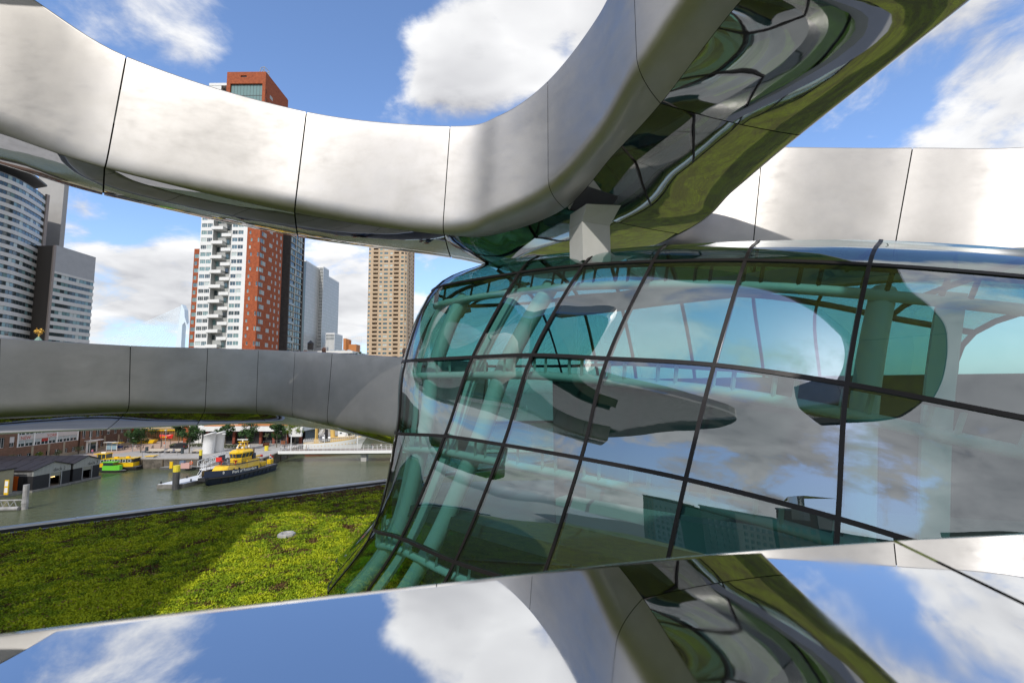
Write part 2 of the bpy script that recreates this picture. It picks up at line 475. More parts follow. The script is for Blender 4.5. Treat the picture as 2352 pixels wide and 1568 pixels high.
# platform added out of view, outlined to shade the sedum and lower ramp
pl = [(-36, -12), (-20, -14), (-11.6, -11), (-11.6, -5.4), (-13.0, .2), (-13.6, 3.4), (-11.4, 5.2), (-8.2, 5.7), (-6.0, 6.8), (-8.4, 9.2), (-14, 10.8), (-22, 11.2), (-34, 9.5), (-40, 0)]
pl = [(p.x, p.y) for p in catmull([V((x, y, 0)) for x, y in pl], 6, True)]
pf = thing('shade_platform', 'added polished steel slab out of view, shaped to shade the roof and lower ramp', 'platform', (-28, 2, CZ+10.8))
q = [(x+28, y-2) for x, y in pl]
MB().prism(q, 0, .35, None).build('deck', POLISHED, pf)
MB().prism(q, .354, 1.5, None, cap=False).build('balustrade', BRUSHED, pf)
# ------------------------------------------------------------------ glass pavilion
def glass_mat():
    m = bpy.data.materials.new('green_coated_glass'); m.use_nodes = True
    t = NT(m.node_tree); t.n.clear(); out = t.node('ShaderNodeOutputMaterial')
    tr = t.node('ShaderNodeBsdfTransparent'); tr.inputs[0].default_value = (.32, .58, .54, 1)
    gl = t.node('ShaderNodeBsdfGlossy'); gl.inputs['Roughness'].default_value = .0; gl.inputs['Color'].default_value = (.93, .97, 1.0, 1)
    lw = t.node('ShaderNodeLayerWeight'); lw.inputs['Blend'].default_value = .5
    f = t.math('ADD', t.math('MULTIPLY', t.math('POWER', lw.outputs['Facing'], 3.2), .62), .25, clamp=True)
    co = t.node('ShaderNodeTexCoord').outputs['Object']
    w1 = t.noise(co, .75, 1.5, .5); bp = t.node('ShaderNodeBump'); bp.inputs['Distance'].default_value = .004; bp.inputs['Strength'].default_value = 1
    t.l.new(w1.outputs['Fac'], bp.inputs['Height']); t.l.new(bp.outputs[0], gl.inputs['Normal'])
    mx = t.node('ShaderNodeMixShader'); t.l.new(f, mx.inputs[0]); t.l.new(tr.outputs[0], mx.inputs[1]); t.l.new(gl.outputs[0], mx.inputs[2])
    t.l.new(mx.outputs[0], out.inputs[0]); return m
GLASS = glass_mat()
MULL = mat('dark_bronze_mullion', (.012, .010, .010), .45, spec=.3)
WHITE_STEEL = mat('white_painted_steel', (.84, .86, .85), .5)
INFLOOR = mat('dark_floor', (.10, .11, .105), .4)
INDARK = mat('dark_interior', (.05, .055, .05), .7)

PLAN = [V((-2.35, 10.25)), V((-.8, 9.45)), V((.38, 8.5)), V((1.52, 7.5)), V((2.8, 6.55)), V((4.1, 5.7)), V((5.75, 4.95)), V((7.4, 4.5))]
NORM = [V((-.78, -.62)), V((-.66, -.75)), V((-.60, -.80)), V((-.60, -.80)), V((-.58, -.81)), V((-.50, -.86)), V((-.38, -.92)), V((-.30, -.95))]
# pixel of every mullion crossing; levels: roof crest, ring 1 .. ring 5
PX = [
 [(1122, 603), (1000, 661), (931, 829), (912, 995), (858, 1215), (752, 1362)],
 [(1236, 588), (1193, 626), (1085, 820), (1022, 1001), (921, 1236), (800, 1420)],
 [(1395, 573), (1340, 609), (1222, 815), (1156, 1021), (1045, 1290), (915, 1520)],
 [(1528, 563), (1500, 601), (1395, 823), (1335, 1052), (1238, 1350), (1120, 1640)],
 [(1742, 553), (1712, 598), (1640, 838), (1575, 1100), (1500, 1430), (1400, 1780)],
 [(2024, 552), (1997, 608), (1945, 882), (1925, 1190), (1900, 1575), (1860, 2000)],
 [(2400, 575), (2400, 640), (2385, 966), (2378, 1330), (2372, 1760), (2360, 2250)]]
OFF = [-2.0, -.9, 0.0, .42, .64, .80]
def vert(k, j):
    n = V((*NORM[k], 0)).normalized(); P = V((*PLAN[k], CZ))
    P2 = P+n*OFF[j]; d = ray(*PX[k][j])
    return EYE + d*((P2-EYE).dot(n)/d.dot(n))
front = [[vert(k, j) for j in range(6)] for k in range(7)]
for j, add in enumerate((1.0, 1.1, .95, .9, .95, 1.0)):      # the rib at the tube's end stands behind its neighbour
    front[0][j] = at_y(*PX[0][j], front[1][j].y+add)
ext = []
for j in range(6):                       # one more bay out of the frame on the right
    a, b = front[5][j], front[6][j]; ext.append(b+(b-a)*.9+V((.25, .25, 0)))
front.append(ext)
DEPTH = 4.8
def back(k):
    """the far side of the tube, rings from the crest down"""
    n = V((*NORM[k], 0)).normalized(); f = front[k]; res = []
    for j, o in zip(range(1, 6), (.85, 0.0, -.25, -.3, -.3)):
        c = f[2]-n*(DEPTH-o if False else DEPTH)
        q = V((c.x, c.y, f[j].z)) + n*o*1.0
        res.append(q)
    return res
ringsN = 6
# rows go round the tube end: front ribs from right to left, end ribs, back ribs from left to right
cols = []                                # each column: [crest, r1, r2, r3, r4, r5]
for k in range(7, -1, -1): cols.append(front[k])
n0 = V((*NORM[0], 0)).normalized(); t0 = V((n0.y, -n0.x, 0))   # along the plan towards the left
if t0.x > 0: t0 = -t0
crest0 = front[0][0]
def endcol(f, back, rgt):
    res = []
    for p, q in zip(f, rgt):
        d = p-EYE; d.z = 0; d.normalize(); s = V((d.y, -d.x, 0)); r = p+d*back+s*q
        res.append(r)
    return res
c0 = endcol(front[0], 1.3, [.5, .30, .16, .16, .2, .25])
c1 = endcol(front[0], 2.5, [1.3, 1.0, .8, .8, .8, .8])
backs = [back(k) for k in range(8)]
colsE = [c0, c1]
bcols = [[front[k][0]]+backs[k] for k in range(8)]
bcols[0] = [ (front[0][0]+c0[0])*.5 ] + backs[0]
allc = cols + colsE + bcols               # 8 + 2 + 8 columns
NC = len(allc)
SUB, SUBV = 6, 6
# surface points: spline down each column, then across
down = [catmull([p.copy() for p in c], SUBV) for c in allc]
nl = len(down[0])
surf = [[None]*nl for _ in range((NC-1)*SUB+1)]
for j in range(nl):
    line = catmull([down[c][j] for c in range(NC)], SUB)
    for i, p in enumerate(line): surf[i][j] = p
gcen = sum((front[k][4] for k in range(7)), V())/7
pav = thing('glass_pavilion', 'curved green glass pavilion with dark bronze mullions bulging over the planted roof', 'glass pavilion', (gcen.x, gcen.y, CZ-5.0))
gb = V((gcen.x, gcen.y, CZ-5.0))
for c in range(NC-1):
    for j in range(5):
        rows = [[surf[c*SUB+a][j*SUBV+b]-gb for b in range(SUBV+1)] for a in range(SUB+1)]
        if c >= 13 and j > 3: continue
        MB().grid(rows).build('pane', GLASS, pav, smooth=True)
def cen(j): return sum((surf[i][j] for i in range(0, len(surf), 6)), V())/len(range(0, len(surf), 6))
def bar(pts, nrm, w, dout, din, name):
    """flat mullion: w wide, standing dout proud of the glass and din behind it"""
    rows = []
    for i, p in enumerate(pts):
        t = (pts[min(i+1, len(pts)-1)]-pts[max(i-1, 0)]).normalized(); n = nrm[i]
        s = t.cross(n).normalized()
        rows.append([p+s*w/2+n*dout-gb, p-s*w/2+n*dout-gb, p-s*w/2-n*din-gb, p+s*w/2-n*din-gb])
    MB().grid(rows, closed=True).build(name, MULL, pav)
def snorm0(i, j):
    i0, i1 = max(i-1, 0), min(i+1, len(surf)-1); j0, j1 = max(j-1, 0), min(j+1, nl-1)
    return (surf[i1][j]-surf[i0][j]).cross(surf[i][j1]-surf[i][j0]).normalized()
SGN = 1.0 if snorm0(4*SUB, 2*SUBV).dot(V((*NORM[3], 0))) > 0 else -1.0
def snorm(i, j): return snorm0(i, j)*SGN
for c in range(NC):
    i = c*SUB
    if i >= len(surf): break
    if c == 0: continue
    pts = [surf[i][j] for j in range(nl)]; nr = [snorm(i, j) for j in range(nl)]
    bar(pts, nr, .052, .016, .07, 'mullion')
for j in range(1, 6):
    jj = j*SUBV
    pts = [surf[i][jj] for i in range(len(surf))]; nr = [snorm(i, jj) for i in range(len(surf))]
    bar(pts[:8*SUB], nr[:8*SUB], .062, .016, .09, 'transom'); bar(pts[8*SUB:], nr[8*SUB:], .062, .016, .09, 'transom')
# white steel frame inside the glass
def inside(ci, jf, depth):
    """surface point at fractional column / level, pushed in"""
    i = min(int(ci*SUB+.5), len(surf)-1); j = min(int(jf*SUBV+.5), nl-1)
    return surf[i][j]-snorm(i, j)*depth-gb
for ci, r in ((6.66, .17), (5.62, .18), (1.75, .16)):
    pts = [inside(ci, 1+q/6, .46) for q in range(0, 25)]
    MB().tube(catmull(pts, 2), r, 12).build('tube_column', WHITE_STEEL, pav, smooth=True)
for ci in (6.78, 5.75, 1.2):
    rows = []
    for q in range(0, 25):
        a = inside(ci+.18, 1+q/6, .34); b = inside(ci+.38, 1+q/6, .34); c = inside(ci+.38, 1+q/6, .42); d = inside(ci+.18, 1+q/6, .42)
        rows.append([a, b, c, d])
    MB().grid(rows, closed=True).build('rib_plate', WHITE_STEEL, pav)
for j in (1, 2, 3, 4):
    pts = [inside(q/6, j+.14, .30) for q in range(3, 8*6+8)]
    MB().tube(catmull(pts, 1), .08, 10).build('tube_beam', WHITE_STEEL, pav, smooth=True)
    for q in range(2, 8*4+1):              # brackets carrying the transoms
        a = inside(q/4+.06, j+.02, .09); b = inside(q/4+.06, j+.12, .26)
        m = MB(); m.tube([a, b], .032, 4); m.build('bracket', WHITE_STEEL if j > 1 else MULL, pav)
# floor, back bench and added dark backdrop
zf = CZ-2.55-gb.z
fl = []
for i in range(0, len(surf), 3):
    j = min(range(nl), key=lambda q: abs(surf[i][q].z-(CZ-2.6)))
    fl.append(surf[i][j]-snorm(i, j)*.42-gb)
MB().prism([(p.x, p.y) for p in fl][::-1], zf-.25, zf, None).build('floor', INFLOOR, pav)
def mid(k, s): 
    n = V((*NORM[k], 0)).normalized(); return V((*PLAN[k], CZ))-n*s-gb
def ribbon(pts, z0, z1, th, name, m, parent):
    rows = []
    for i, p in enumerate(pts):
        t = (pts[min(i+1, len(pts)-1)]-pts[max(i-1, 0)]); s = V((-t.y, t.x, 0)).normalized()*th/2
        rows.append([V((p.x, p.y, z0))+s, V((p.x, p.y, z1))+s, V((p.x, p.y, z1))-s, V((p.x, p.y, z0))-s])
    return MB().grid(rows, closed=True).build(name, m, parent)
zz = gb.z
ribbon(catmull([mid(k, 2.75) for k in range(1, 8)], 5), zf, zf+2.7, .1, 'dark_backdrop', INDARK, pav)  # dark wall added so the panes have no bright view behind them
ribbon(catmull([mid(k, 2.2) for k in range(2, 8)], 5), zf, zf+.55, .5, 'bench', mat('grey_bench', (.22, .24, .23), .6), pav)
ribbon(catmull([mid(k, .9) for k in range(2, 8)], 5), zf, zf+.45, .35, 'plinth', mat('light_plinth', (.6, .62, .6), .6), pav)
# curved upper gallery beam seen through the glass
ribbon(catmull([mid(k, 3.0) for k in range(1, 8)], 5), CZ+1.75-zz, CZ+2.15-zz, .3, 'gallery_beam', mat('grey_beam', (.35, .36, .36), .5), pav)
# ------------------------------------------------------------------ the museum roof with its carpet of sedum, the water
ROOFZ = CZ-5.0
ea, eb = on_z(0, 1224, ROOFZ), on_z(885, 1110, ROOFZ)
dr = (eb-ea).normalized(); nrm = V((-dr.y, dr.x, 0))          # away from the eye
A = ea-dr*22; B = eb+dr*50
def roofp(s, tq, z): 
    p = A+dr*s+nrm*tq; return V((p.x, p.y, z))
LEN = (B-A).length
soil = bpy.data.materials.new('roof_soil'); soil.use_nodes = True
t = NT(soil.node_tree); b = t.n['Principled BSDF']; co = t.node('ShaderNodeTexCoord').outputs['Object']
n1 = t.noise(co, 1.1, 6, .65); n2 = t.noise(co, 9, 5, .7)
c1 = t.mix(t.mapr(n1.outputs['Fac'], .42, .58), (.10, .11, .018), (.15, .19, .016))
t.l.new(t.mix(t.mapr(n2.outputs['Fac'], .30, .55), (.060, .045, .026), c1), b.inputs['Base Color']); b.inputs['Roughness'].default_value = .95
bp = t.node('ShaderNodeBump'); bp.inputs['Distance'].default_value = .05; t.l.new(n2.outputs['Fac'], bp.inputs['Height']); t.l.new(bp.outputs[0], b.inputs['Normal'])
m = MB(); m.face([roofp(0, -.30, ROOFZ), roofp(LEN, -.30, ROOFZ), roofp(LEN, -60, ROOFZ), roofp(0, -60, ROOFZ)][::-1]); 
rg = m.build('museum_roof', soil); tag(rg, kind='structure')
# metal edge of the roof and the facade below it
WALLM = mat('warehouse_render', (.42, .40, .37), .8, noise=(1.2, .15))
EDGE = mat('zinc_edge', (.42, .43, .44), .35, metal=.7, noise=(3, .12))
BLACK = mat('black_rubber', (.02, .02, .021), .7)
e = thing('roof_edge', 'straight metal roof edge between the sedum roof and the harbour water', 'roof edge', tuple(A))
def loc(p): return p-A
m = MB(); m.extr([loc(roofp(0, q, z)) for q, z in ((-.08, ROOFZ+.10), (-.06, ROOFZ+.19), (.14, ROOFZ+.20), (.16, ROOFZ+.02), (.10, ROOFZ))], V(), dr*LEN); m.build('capping', EDGE, e)
m = MB(); m.extr([loc(roofp(0, q, z)) for q, z in ((-.16, ROOFZ-.02), (-.16, ROOFZ+.13), (-.083, ROOFZ+.13), (-.083, ROOFZ-.02))], V(), dr*LEN); m.build('upstand', BLACK, e)
m = MB(); m.extr([loc(roofp(0, q, z)) for q, z in ((-.34, ROOFZ-.02), (-.34, ROOFZ+.03), (-.163, ROOFZ+.03), (-.163, ROOFZ-.02))], V(), dr*LEN); m.build('drip_strip', mat('galvanised_strip', (.5, .5, .5), .4, metal=.6), e)
for k in range(1, int(LEN/3)):
    m = MB(); m.box(dr*k*3+nrm*.04+UP*.203, (.05, .26, .012), rz=math.atan2(dr.y, dr.x)); m.build('joint_cover', EDGE, e)
wl = MB(); wl.face([roofp(0, .08, ROOFZ), roofp(LEN, .08, ROOFZ), roofp(LEN, .08, -1), roofp(0, .08, -1)]); 
o = wl.build('museum_facade', WALLM); tag(o, kind='structure')

# sedum: cushions of small leaves, one mass, made of clumps spread over the roof
def sedum():
    mats = []
    for nm, ca, cb in (('sedum_green', (.27, .36, .012), (.15, .23, .010)), ('sedum_lime', (.45, .50, .016), (.29, .36, .012)),
                       ('sedum_brown', (.135, .075, .03), (.085, .048, .022)), ('sedum_dark', (.085, .14, .012), (.05, .09, .010)), ('sedum_straw', (.33, .26, .075), (.22, .16, .04))):
        mm = bpy.data.materials.new(nm); mm.use_nodes = True; t = NT(mm.node_tree); b = t.n['Principled BSDF']
        co = t.node('ShaderNodeTexCoord').outputs['Object']; n = t.noise(co, 4.0, 4, .7)
        t.l.new(t.mix(t.mapr(n.outputs['Fac'], .35, .65), cb, ca), b.inputs['Base Color']); b.inputs['Roughness'].default_value = .75
        b.inputs['Specular IOR Level'].default_value = .2
        b.inputs['Subsurface Weight'].default_value = 0
        mats.append(mm)
    from mathutils import noise as NZ
    rr = random.Random(3)
    import numpy as np
    vs = []; fs = []; mi = []
    def clump(c, r, h, k, n):
        """a cushion: n little upright leaf blades spread over a low dome"""
        for _ in range(n):
            a = rr.random()*6.283; q = math.sqrt(rr.random())
            x, y = c.x+math.cos(a)*q*r, c.y+math.sin(a)*q*r
            z = c.z + h*(1-q*q)*rr.uniform(.6, 1.05)
            s = rr.uniform(.013, .027)*(1+.02*(c-EYE).length)
            th = rr.random()*6.283; tilt = rr.uniform(.25, 1.1)
            d = V((math.cos(th), math.sin(th), 0)); p = V((-math.sin(th), math.cos(th), 0))
            up = UP*math.cos(tilt)+d*math.sin(tilt)
            b0 = V((x, y, z-.02)); i = len(vs)
            vs.extend([tuple(b0-p*s*.55), tuple(b0+p*s*.55), tuple(b0+up*s*1.5+p*s*.5), tuple(b0+up*s*1.5-p*s*.5)])
            fs.append((i, i+1, i+2, i+3)); mi.append(k)
    cnt = 0
    while cnt < 21000:
        # visible part of the roof, sampled more densely close to the eye
        px = rr.uniform(-120, 960); py = rr.uniform(1105, 1490)
        p = on_z(px, py, ROOFZ); 
        if (p-A).dot(nrm) > -.36: continue
        if rr.random() > min(1, (p-EYE).length_squared/760+.15): continue
        q = NZ.fractal(V((p.x*.55, p.y*.55, 1.7)), .8, 2.1, 4); q2 = NZ.fractal(V((p.x*2.6, p.y*2.6, 9.0)), .7, 2.1, 3)
        cnt += 1
        edge = -(p-A).dot(nrm)
        dry = max(0, 1-edge/2.6)*.85+max(0, ((p-A).dot(dr)-29.5)/6)*.8*max(0, 1-edge/6)
        g = .7*q+.8*q2+.12
        if rr.random() < dry and rr.random() < .9: k, h, n, r = 2, .05, 20, rr.uniform(.10, .22)
        elif g < -.40: k, h, n, r = 2, .03, 18, rr.uniform(.10, .2)
        elif g < -.28: k, h, n, r = 3, .04, 30, rr.uniform(.12, .24)
        elif g < .22: k, h, n, r = 0, .055, 38, rr.uniform(.13, .28)
        else: k, h, n, r = 1, .07, 38, rr.uniform(.13, .26)
        red = NZ.fractal(V((p.x*1.1, p.y*1.1, 31.0)), .8, 2.1, 3)
        if red > .30 and rr.random() < .75: k, h = 2, .03
        if rr.random() < .045: k = 4
        clump(V((p.x, p.y, ROOFZ)), r, h, k, n)
    # coarser cover outside the view so that reflections stay green
    for _ in range(3500):
        s, tq = rr.uniform(0, LEN), -rr.uniform(.4, 45); p = roofp(s, tq, ROOFZ)
        g = NZ.fractal(V((p.x*.42, p.y*.42, 1.7)), .8, 2.1, 4)
        n = 10; i0 = len(vs)
        clump(p, rr.uniform(.3, .6), .1, 3 if g < -.1 else (0 if g < .3 else 1), n)
    me = bpy.data.meshes.new('sedum'); me.from_pydata(vs, [], fs)
    for q in mats: me.materials.append(q)
    me.polygons.foreach_set('material_index', mi); me.update()
    return tag(link('sedum', me), 'low carpet of green and brown sedum plants covering the museum roof', 'sedum', kind='stuff')
sedum()
# roof drain ring
dp = on_z(658, 1232, ROOFZ)
dn = thing('roof_drain', 'pale octagonal concrete drain ring lying on the sunlit sedum', 'roof drain', (dp.x, dp.y, ROOFZ))
CONC = mat('pale_concrete', (.46, .45, .43), .8, noise=(5, .2))
oc = [(math.cos(R(22.5+45*i)), math.sin(R(22.5+45*i))) for i in range(8)]
m = MB(); rows = [[V((x*r, y*r, z)) for x, y in oc] for r, z in ((.29, 0), (.28, .11), (.25, .13), (.17, .13), (.14, .09), (.14, .02))]
m.grid(rows, closed=True); m.build('ring', CONC, dn)
m = MB(); m.lathe([(.14, .03), (.13, .05), (.02, .06)], 12); m.build('grate', mat('dark_grate', (.06, .06, .06), .5), dn)
for k in range(6):
    m = MB(); m.lathe([(.05, 0), (.045, .05), (.0, .07)], 6, c=(math.cos(k)*.07, math.sin(k)*.07, .05)); m.build('pebble', CONC, dn)

def water():
    m = bpy.data.materials.new('harbour_water'); m.use_nodes = True
    t = NT(m.node_tree); b = t.n['Principled BSDF']
    co = t.node('ShaderNodeTexCoord').outputs['Object']
    n0 = t.noise(co, .035, 3, .5)
    t.l.new(t.mix(t.mapr(n0.outputs['Fac'], .35, .65), (.082, .098, .050), (.105, .118, .062)), b.inputs['Base Color'])
    b.inputs['Roughness'].default_value = .13; b.inputs['IOR'].default_value = 1.33
    mp = t.node('ShaderNodeMapping'); mp.inputs['Scale'].default_value = (.75, 1.5, 1); mp.inputs['Rotation'].default_value = (0, 0, R(25)); t.l.new(co, mp.inputs[0])
    w1 = t.noise(mp.outputs[0], .55, 5, .62, .4)
    w2 = t.noise(mp.outputs[0], 2.6, 3, .6)
    h = t.math('ADD', t.math('MULTIPLY', w1.outputs['Fac'], .55), t.math('MULTIPLY', w2.outputs['Fac'], .12))
    bp = t.node('ShaderNodeBump'); bp.inputs['Distance'].default_value = .34; bp.inputs['Strength'].default_value = 1
    t.l.new(h, bp.inputs['Height']); t.l.new(bp.outputs[0], b.inputs['Normal'])
    return m
m = MB(); m.face([(-900, -200, 0), (900, -200, 0), (900, 900, 0), (-900, 900, 0)]); tag(m.build('water', water()), kind='structure')
# ------------------------------------------------------------------ the far bank: ground, quay walls
def flat(name, poly, z, m, kind='structure', skirt=None, mskirt=None):
    b = MB(); b.face([(x, y, z) for x, y in poly], m)
    o = b.build(name, m); return tag(o, kind=kind)
PAVE = mat('grey_paving', (.43, .41, .38), .85, noise=(.5, .2))
PINK = mat('pink_brick_paving', (.50, .36, .27), .85, noise=(.4, .15))
QWALL = mat('old_quay_masonry', (.16, .14, .115), .9, noise=(.9, .55))
ASPH = mat('asphalt', (.07, .07, .068), .9)
QZ = 3.0
bank = [(-900, 70), (-141.5, 70), (-141.5, 146), (-77, 146), (-79, 165), (-80, 290), (900, 290), (900, 1500), (-900, 1500)]
flat('quay', bank, QZ, PAVE)
# brown brick plaza, 4 mm over the quay slabs
pk = [on_z(*q, QZ) for q in ((215, 1049), (300, 1037), (395, 1029), (420, 1012), (262, 1014), (196, 1041))]
flat('plaza_paving', [(p.x, p.y) for p in pk], QZ+.004, PINK)
def qwall(a, b):
    d = V((b[0]-a[0], b[1]-a[1], 0)); L = d.length; d.normalize(); n = V((d.y, -d.x, 0))
    m = MB(); m.face([(a[0], a[1], -2), (b[0], b[1], -2), (b[0], b[1], QZ-.25), (a[0], a[1], QZ-.25)])
    wall_o = tag(m.build('quay_wall', QWALL), kind='structure')
    m = MB(); c = V((a[0], a[1], 0))
    m.extr([c+n*.12+UP*(QZ-.25), c+n*.12+UP*(QZ+.01), c-n*.55+UP*(QZ+.01), c-n*.55+UP*(QZ-.25)], V(), d*L)
    o = m.build('quay_coping', mat('worn_coping_stone', (.34, .31, .27), .8, noise=(1, .2))); tag(o, kind='structure')
    k = 0.0
    me = MB().box((0, 0, 0), (.35, .28, 3.6)).mesh('timber_fender', mat('wet_timber', (.10, .075, .05), .8))
    while k < L-2:
        link('timber_fender', me, wall_o, V((a[0], a[1], 0))+d*(k+1.5)+n*.14+UP*.9, (0, 0, math.atan2(d.y, d.x))); k += 6.5
qwall((-141.5, 70), (-141.5, 146)); qwall((-141.5, 146), (-77, 146)); qwall((-77, 146), (-79, 165)); qwall((-79, 165), (-80, 290)); qwall((-80, 290), (300, 290))
# near bank below the museum
flat('museum_quay', [(-120, -60), (120, -60), (120, 40), (-120, 40)], QZ, PAVE)

# ------------------------------------------------------------------ facade tools (local frame: x along the wall, wall faces -y)
G_DARK = mat('window_glass_dark', (.03, .05, .055), .06, spec=.9)
G_BLUE = mat('window_glass_blue', (.10, .17, .20), .06, spec=.9)
G_TEAL = mat('window_glass_teal', (.16, .27, .27), .08, spec=.8)
G_PALE = mat('window_blind', (.48, .55, .53), .3)
G_ALL = [G_DARK, G_BLUE, G_TEAL, G_PALE]
FR_WHITE = mat('white_frame', (.75, .75, .74), .5)
FR_DARK = mat('dark_frame', (.05, .05, .052), .5)
FR_GREY = mat('grey_frame', (.30, .30, .30), .5)
def punched(W, H, holes, depth, name, m, parent, loc, rz=0.0, z0=0.0):
    """a wall with real openings and reveals"""
    xs = sorted({round(q, 3) for q in [0, W]+[h[0] for h in holes]+[h[1] for h in holes]})
    hz = {}
    mb = MB(); seen = {}
    # rows: cut the wall into horizontal bands by the holes' levels, each band by its own holes
    zs = sorted({round(q, 3) for q in [z0, H]+[h[2] for h in holes]+[h[3] for h in holes]})
    for a, b in zip(zs, zs[1:]):
        if b-a < 1e-3: continue
        hs = sorted([h for h in holes if h[2] < b-1e-3 and h[3] > a+1e-3])
        x = 0.0
        for h in hs:
            if h[0]-x > 1e-3: mb.face([(x, 0, a), (h[0], 0, a), (h[0], 0, b), (x, 0, b)])
            x = h[1]
        if W-x > 1e-3: mb.face([(x, 0, a), (W, 0, a), (W, 0, b), (x, 0, b)])
    d = depth
    for x0, x1, a, b in holes:
        mb.face([(x0, 0, a), (x1, 0, a), (x1, d, a), (x0, d, a)][::-1]); mb.face([(x0, 0, b), (x1, 0, b), (x1, d, b), (x0, d, b)])
        mb.face([(x0, 0, a), (x0, d, a), (x0, d, b), (x0, 0, b)]); mb.face([(x1, 0, a), (x1, 0, b), (x1, d, b), (x1, d, a)])
    o = mb.build(name, m, parent, loc); o.rotation_euler = (0, 0, rz); return o
WIN = {}
def win_mesh(w, h, n, fr, gl, fw=.07):
    """window of n lights: frame and a pane a little behind it; origin bottom left, faces -y"""
    key = (round(w, 2), round(h, 2), n, fr.name, gl.name)
    if key in WIN: return WIN[key]
    m = MB()
    m.face([(0, .05, 0), (w, .05, 0), (w, .05, h), (0, .05, h)], gl)
    for a, b in (((0, 0, 0), (w, .06, fw)), ((0, 0, h-fw), (w, .06, h)), ((0, 0, fw), (fw, .06, h-fw)), ((w-fw, 0, fw), (w, .06, h-fw))): m.box2(a, b, fr)
    for i in range(1, n): m.box2((w*i/n-fw*.5, 0, fw), (w*i/n+fw*.5, .06, h-fw), fr)
    WIN[key] = m.mesh('window'); return WIN[key]
def windows(parent, loc, rz, holes, fr, n=1, weights=(4, 3, 2, 1), seed=1, inset=.12, name='window'):
    r = random.Random(seed); ca, sa = math.cos(rz), math.sin(rz)
    for h in holes:
        k = h[4] if len(h) > 4 else n
        g = r.choices(G_ALL, weights)[0]
        me = win_mesh(h[1]-h[0], h[3]-h[2], k, fr, g)
        x, y = h[0], inset
        link(name, me, parent, (loc[0]+x*ca-y*sa, loc[1]+x*sa+y*ca, loc[2]+h[2]), (0, 0, rz))
def X(px, Y, py=780): return at_y(px, py, Y).x
def Z(px, py, Y): return at_y(px, py, Y).z
H90 = math.pi/2

# ------------------------------------------------------------------ white and red apartment tower
RED = bpy.data.materials.new('red_brick'); RED.use_nodes = True
t = NT(RED.node_tree); b = t.n['Principled BSDF']; co = t.node('ShaderNodeTexCoord').outputs['Object']
n1 = t.noise(co, .9, 5, .8); n2 = t.noise(co, .15, 3, .5)
t.l.new(t.mix(t.mapr(n1.outputs['Fac'], .30, .62), (.19, .042, .014), t.mix(n2.outputs['Fac'], (.36, .085, .028), (.44, .11, .036))), b.inputs['Base Color']); b.inputs['Roughness'].default_value = .85
WHITE = mat('white_cladding', (.76, .76, .74), .55, noise=(.3, .06))
GREYW = mat('grey_cladding', (.42, .43, .42), .6, noise=(.5, .1))
Yf = 188.0; FH = 3.08
tw = thing('apartment_tower', 'tall tower of white balconies beside red brick with a red brick block on top', 'tower', (X(454, Yf, 650), Yf, QZ))
bx, by = X(454, Yf, 650), Yf
W1 = X(562.5, Yf, 650)-bx; W2 = X(592.6, Yf, 650)-X(562.5, Yf, 650); Htop = Z(490, 197, Yf)-QZ; D2 = 19.0
zb = Z(500, 798, Yf)-QZ - FH*9             # a sill level carried down
rows = [zb+FH*i for i in range(1, int((Htop-2)/FH)) if 1 < zb+FH*i < Htop-3.2]
xl0, xl1, xr0, xr1 = .35, 4.95, 13.2, 17.9
holes = []
for z in rows:
    holes += [(xl0, xl0+2.2, z+.9, z+2.55, 3), (xl0+2.4, xl1-.1, z+.9, z+2.55, 3), (xr0, xr0+2.2, z+.9, z+2.55, 2), (xr0+2.4, xr1-.1, z+.9, z+2.55, 2)]
vis = [h for h in holes if True]
punched(5.2, Htop, [h[:4] for h in holes if h[0] < 5], .4, 'wall', WHITE, tw, (0, 0, 0))
sh = [(h[0]-12.9, h[1]-12.9, h[2], h[3], h[4]) for h in holes if h[0] > 5]
punched(W1-12.9, Htop, [h[:4] for h in sh], .4, 'wall', WHITE, tw, (12.9, 0, 0))
windows(tw, (0, 0, 0), 0, [h for h in holes if h[0] < 5], FR_WHITE, 3, (5, 3, 2, 1), 2)
windows(tw, (12.9, 0, 0), 0, sh, FR_WHITE, 2, (5, 3, 2, 1), 3)
m = MB(); m.face([(5.2, 2.6, 0), (12.9, 2.6, 0), (12.9, 2.6, Htop), (5.2, 2.6, Htop)]); m.face([(5.2, 0, 0), (5.2, 2.6, 0), (5.2, 2.6, Htop), (5.2, 0, Htop)]); m.face([(12.9, 0, 0), (12.9, 0, Htop), (12.9, 2.6, Htop), (12.9, 2.6, 0)])
m.build('recess_wall', GREYW, tw)
for i, z in enumerate(rows):
    m = MB()
    a, b = ((4.6, 9.4), (9.0, 13.0))[i % 2]
    a0 = -.10
    m.box2((a, -.35, z-.05), (b, 2.59, z+.12)); m.box2((a, -.36, z+.121), (b, -.22, z+1.25)); m.box2((a-.005, -.215, z+.121), (a+.13, .0, z+1.25)); m.box2((b-.13, -.215, z+.121), (b+.005, .0 if i % 2 else 2.5, z+1.25))
    m.build('balcony', WHITE, tw)
    a, b = ((9.5, 10.6), (5.4, 6.6))[i % 2]
    m = MB(); m.box2((a, 2.5, z+.3), (b, 2.57, z+2.4)); m.build('balcony_door', G_TEAL if i % 3 else G_DARK, tw)
    if i % 2 == 0:
        m = MB(); m.lathe([(.62, 0), (.62, .06)], 14); o = m.build('round_window', mat('porthole_red', (.12, .03, .025), .3), tw, (12.0, 2.58, z+1.9)); o.rotation_euler = (H90, 0, 0)
    else:
        m = MB(); m.box2((11.2, 2.49, z+1.2), (11.9, 2.57, z+1.95), RED); m.box2((11.32, 2.45, z+1.3), (11.78, 2.49, z+1.85), G_PALE); m.build('small_window', None, tw)
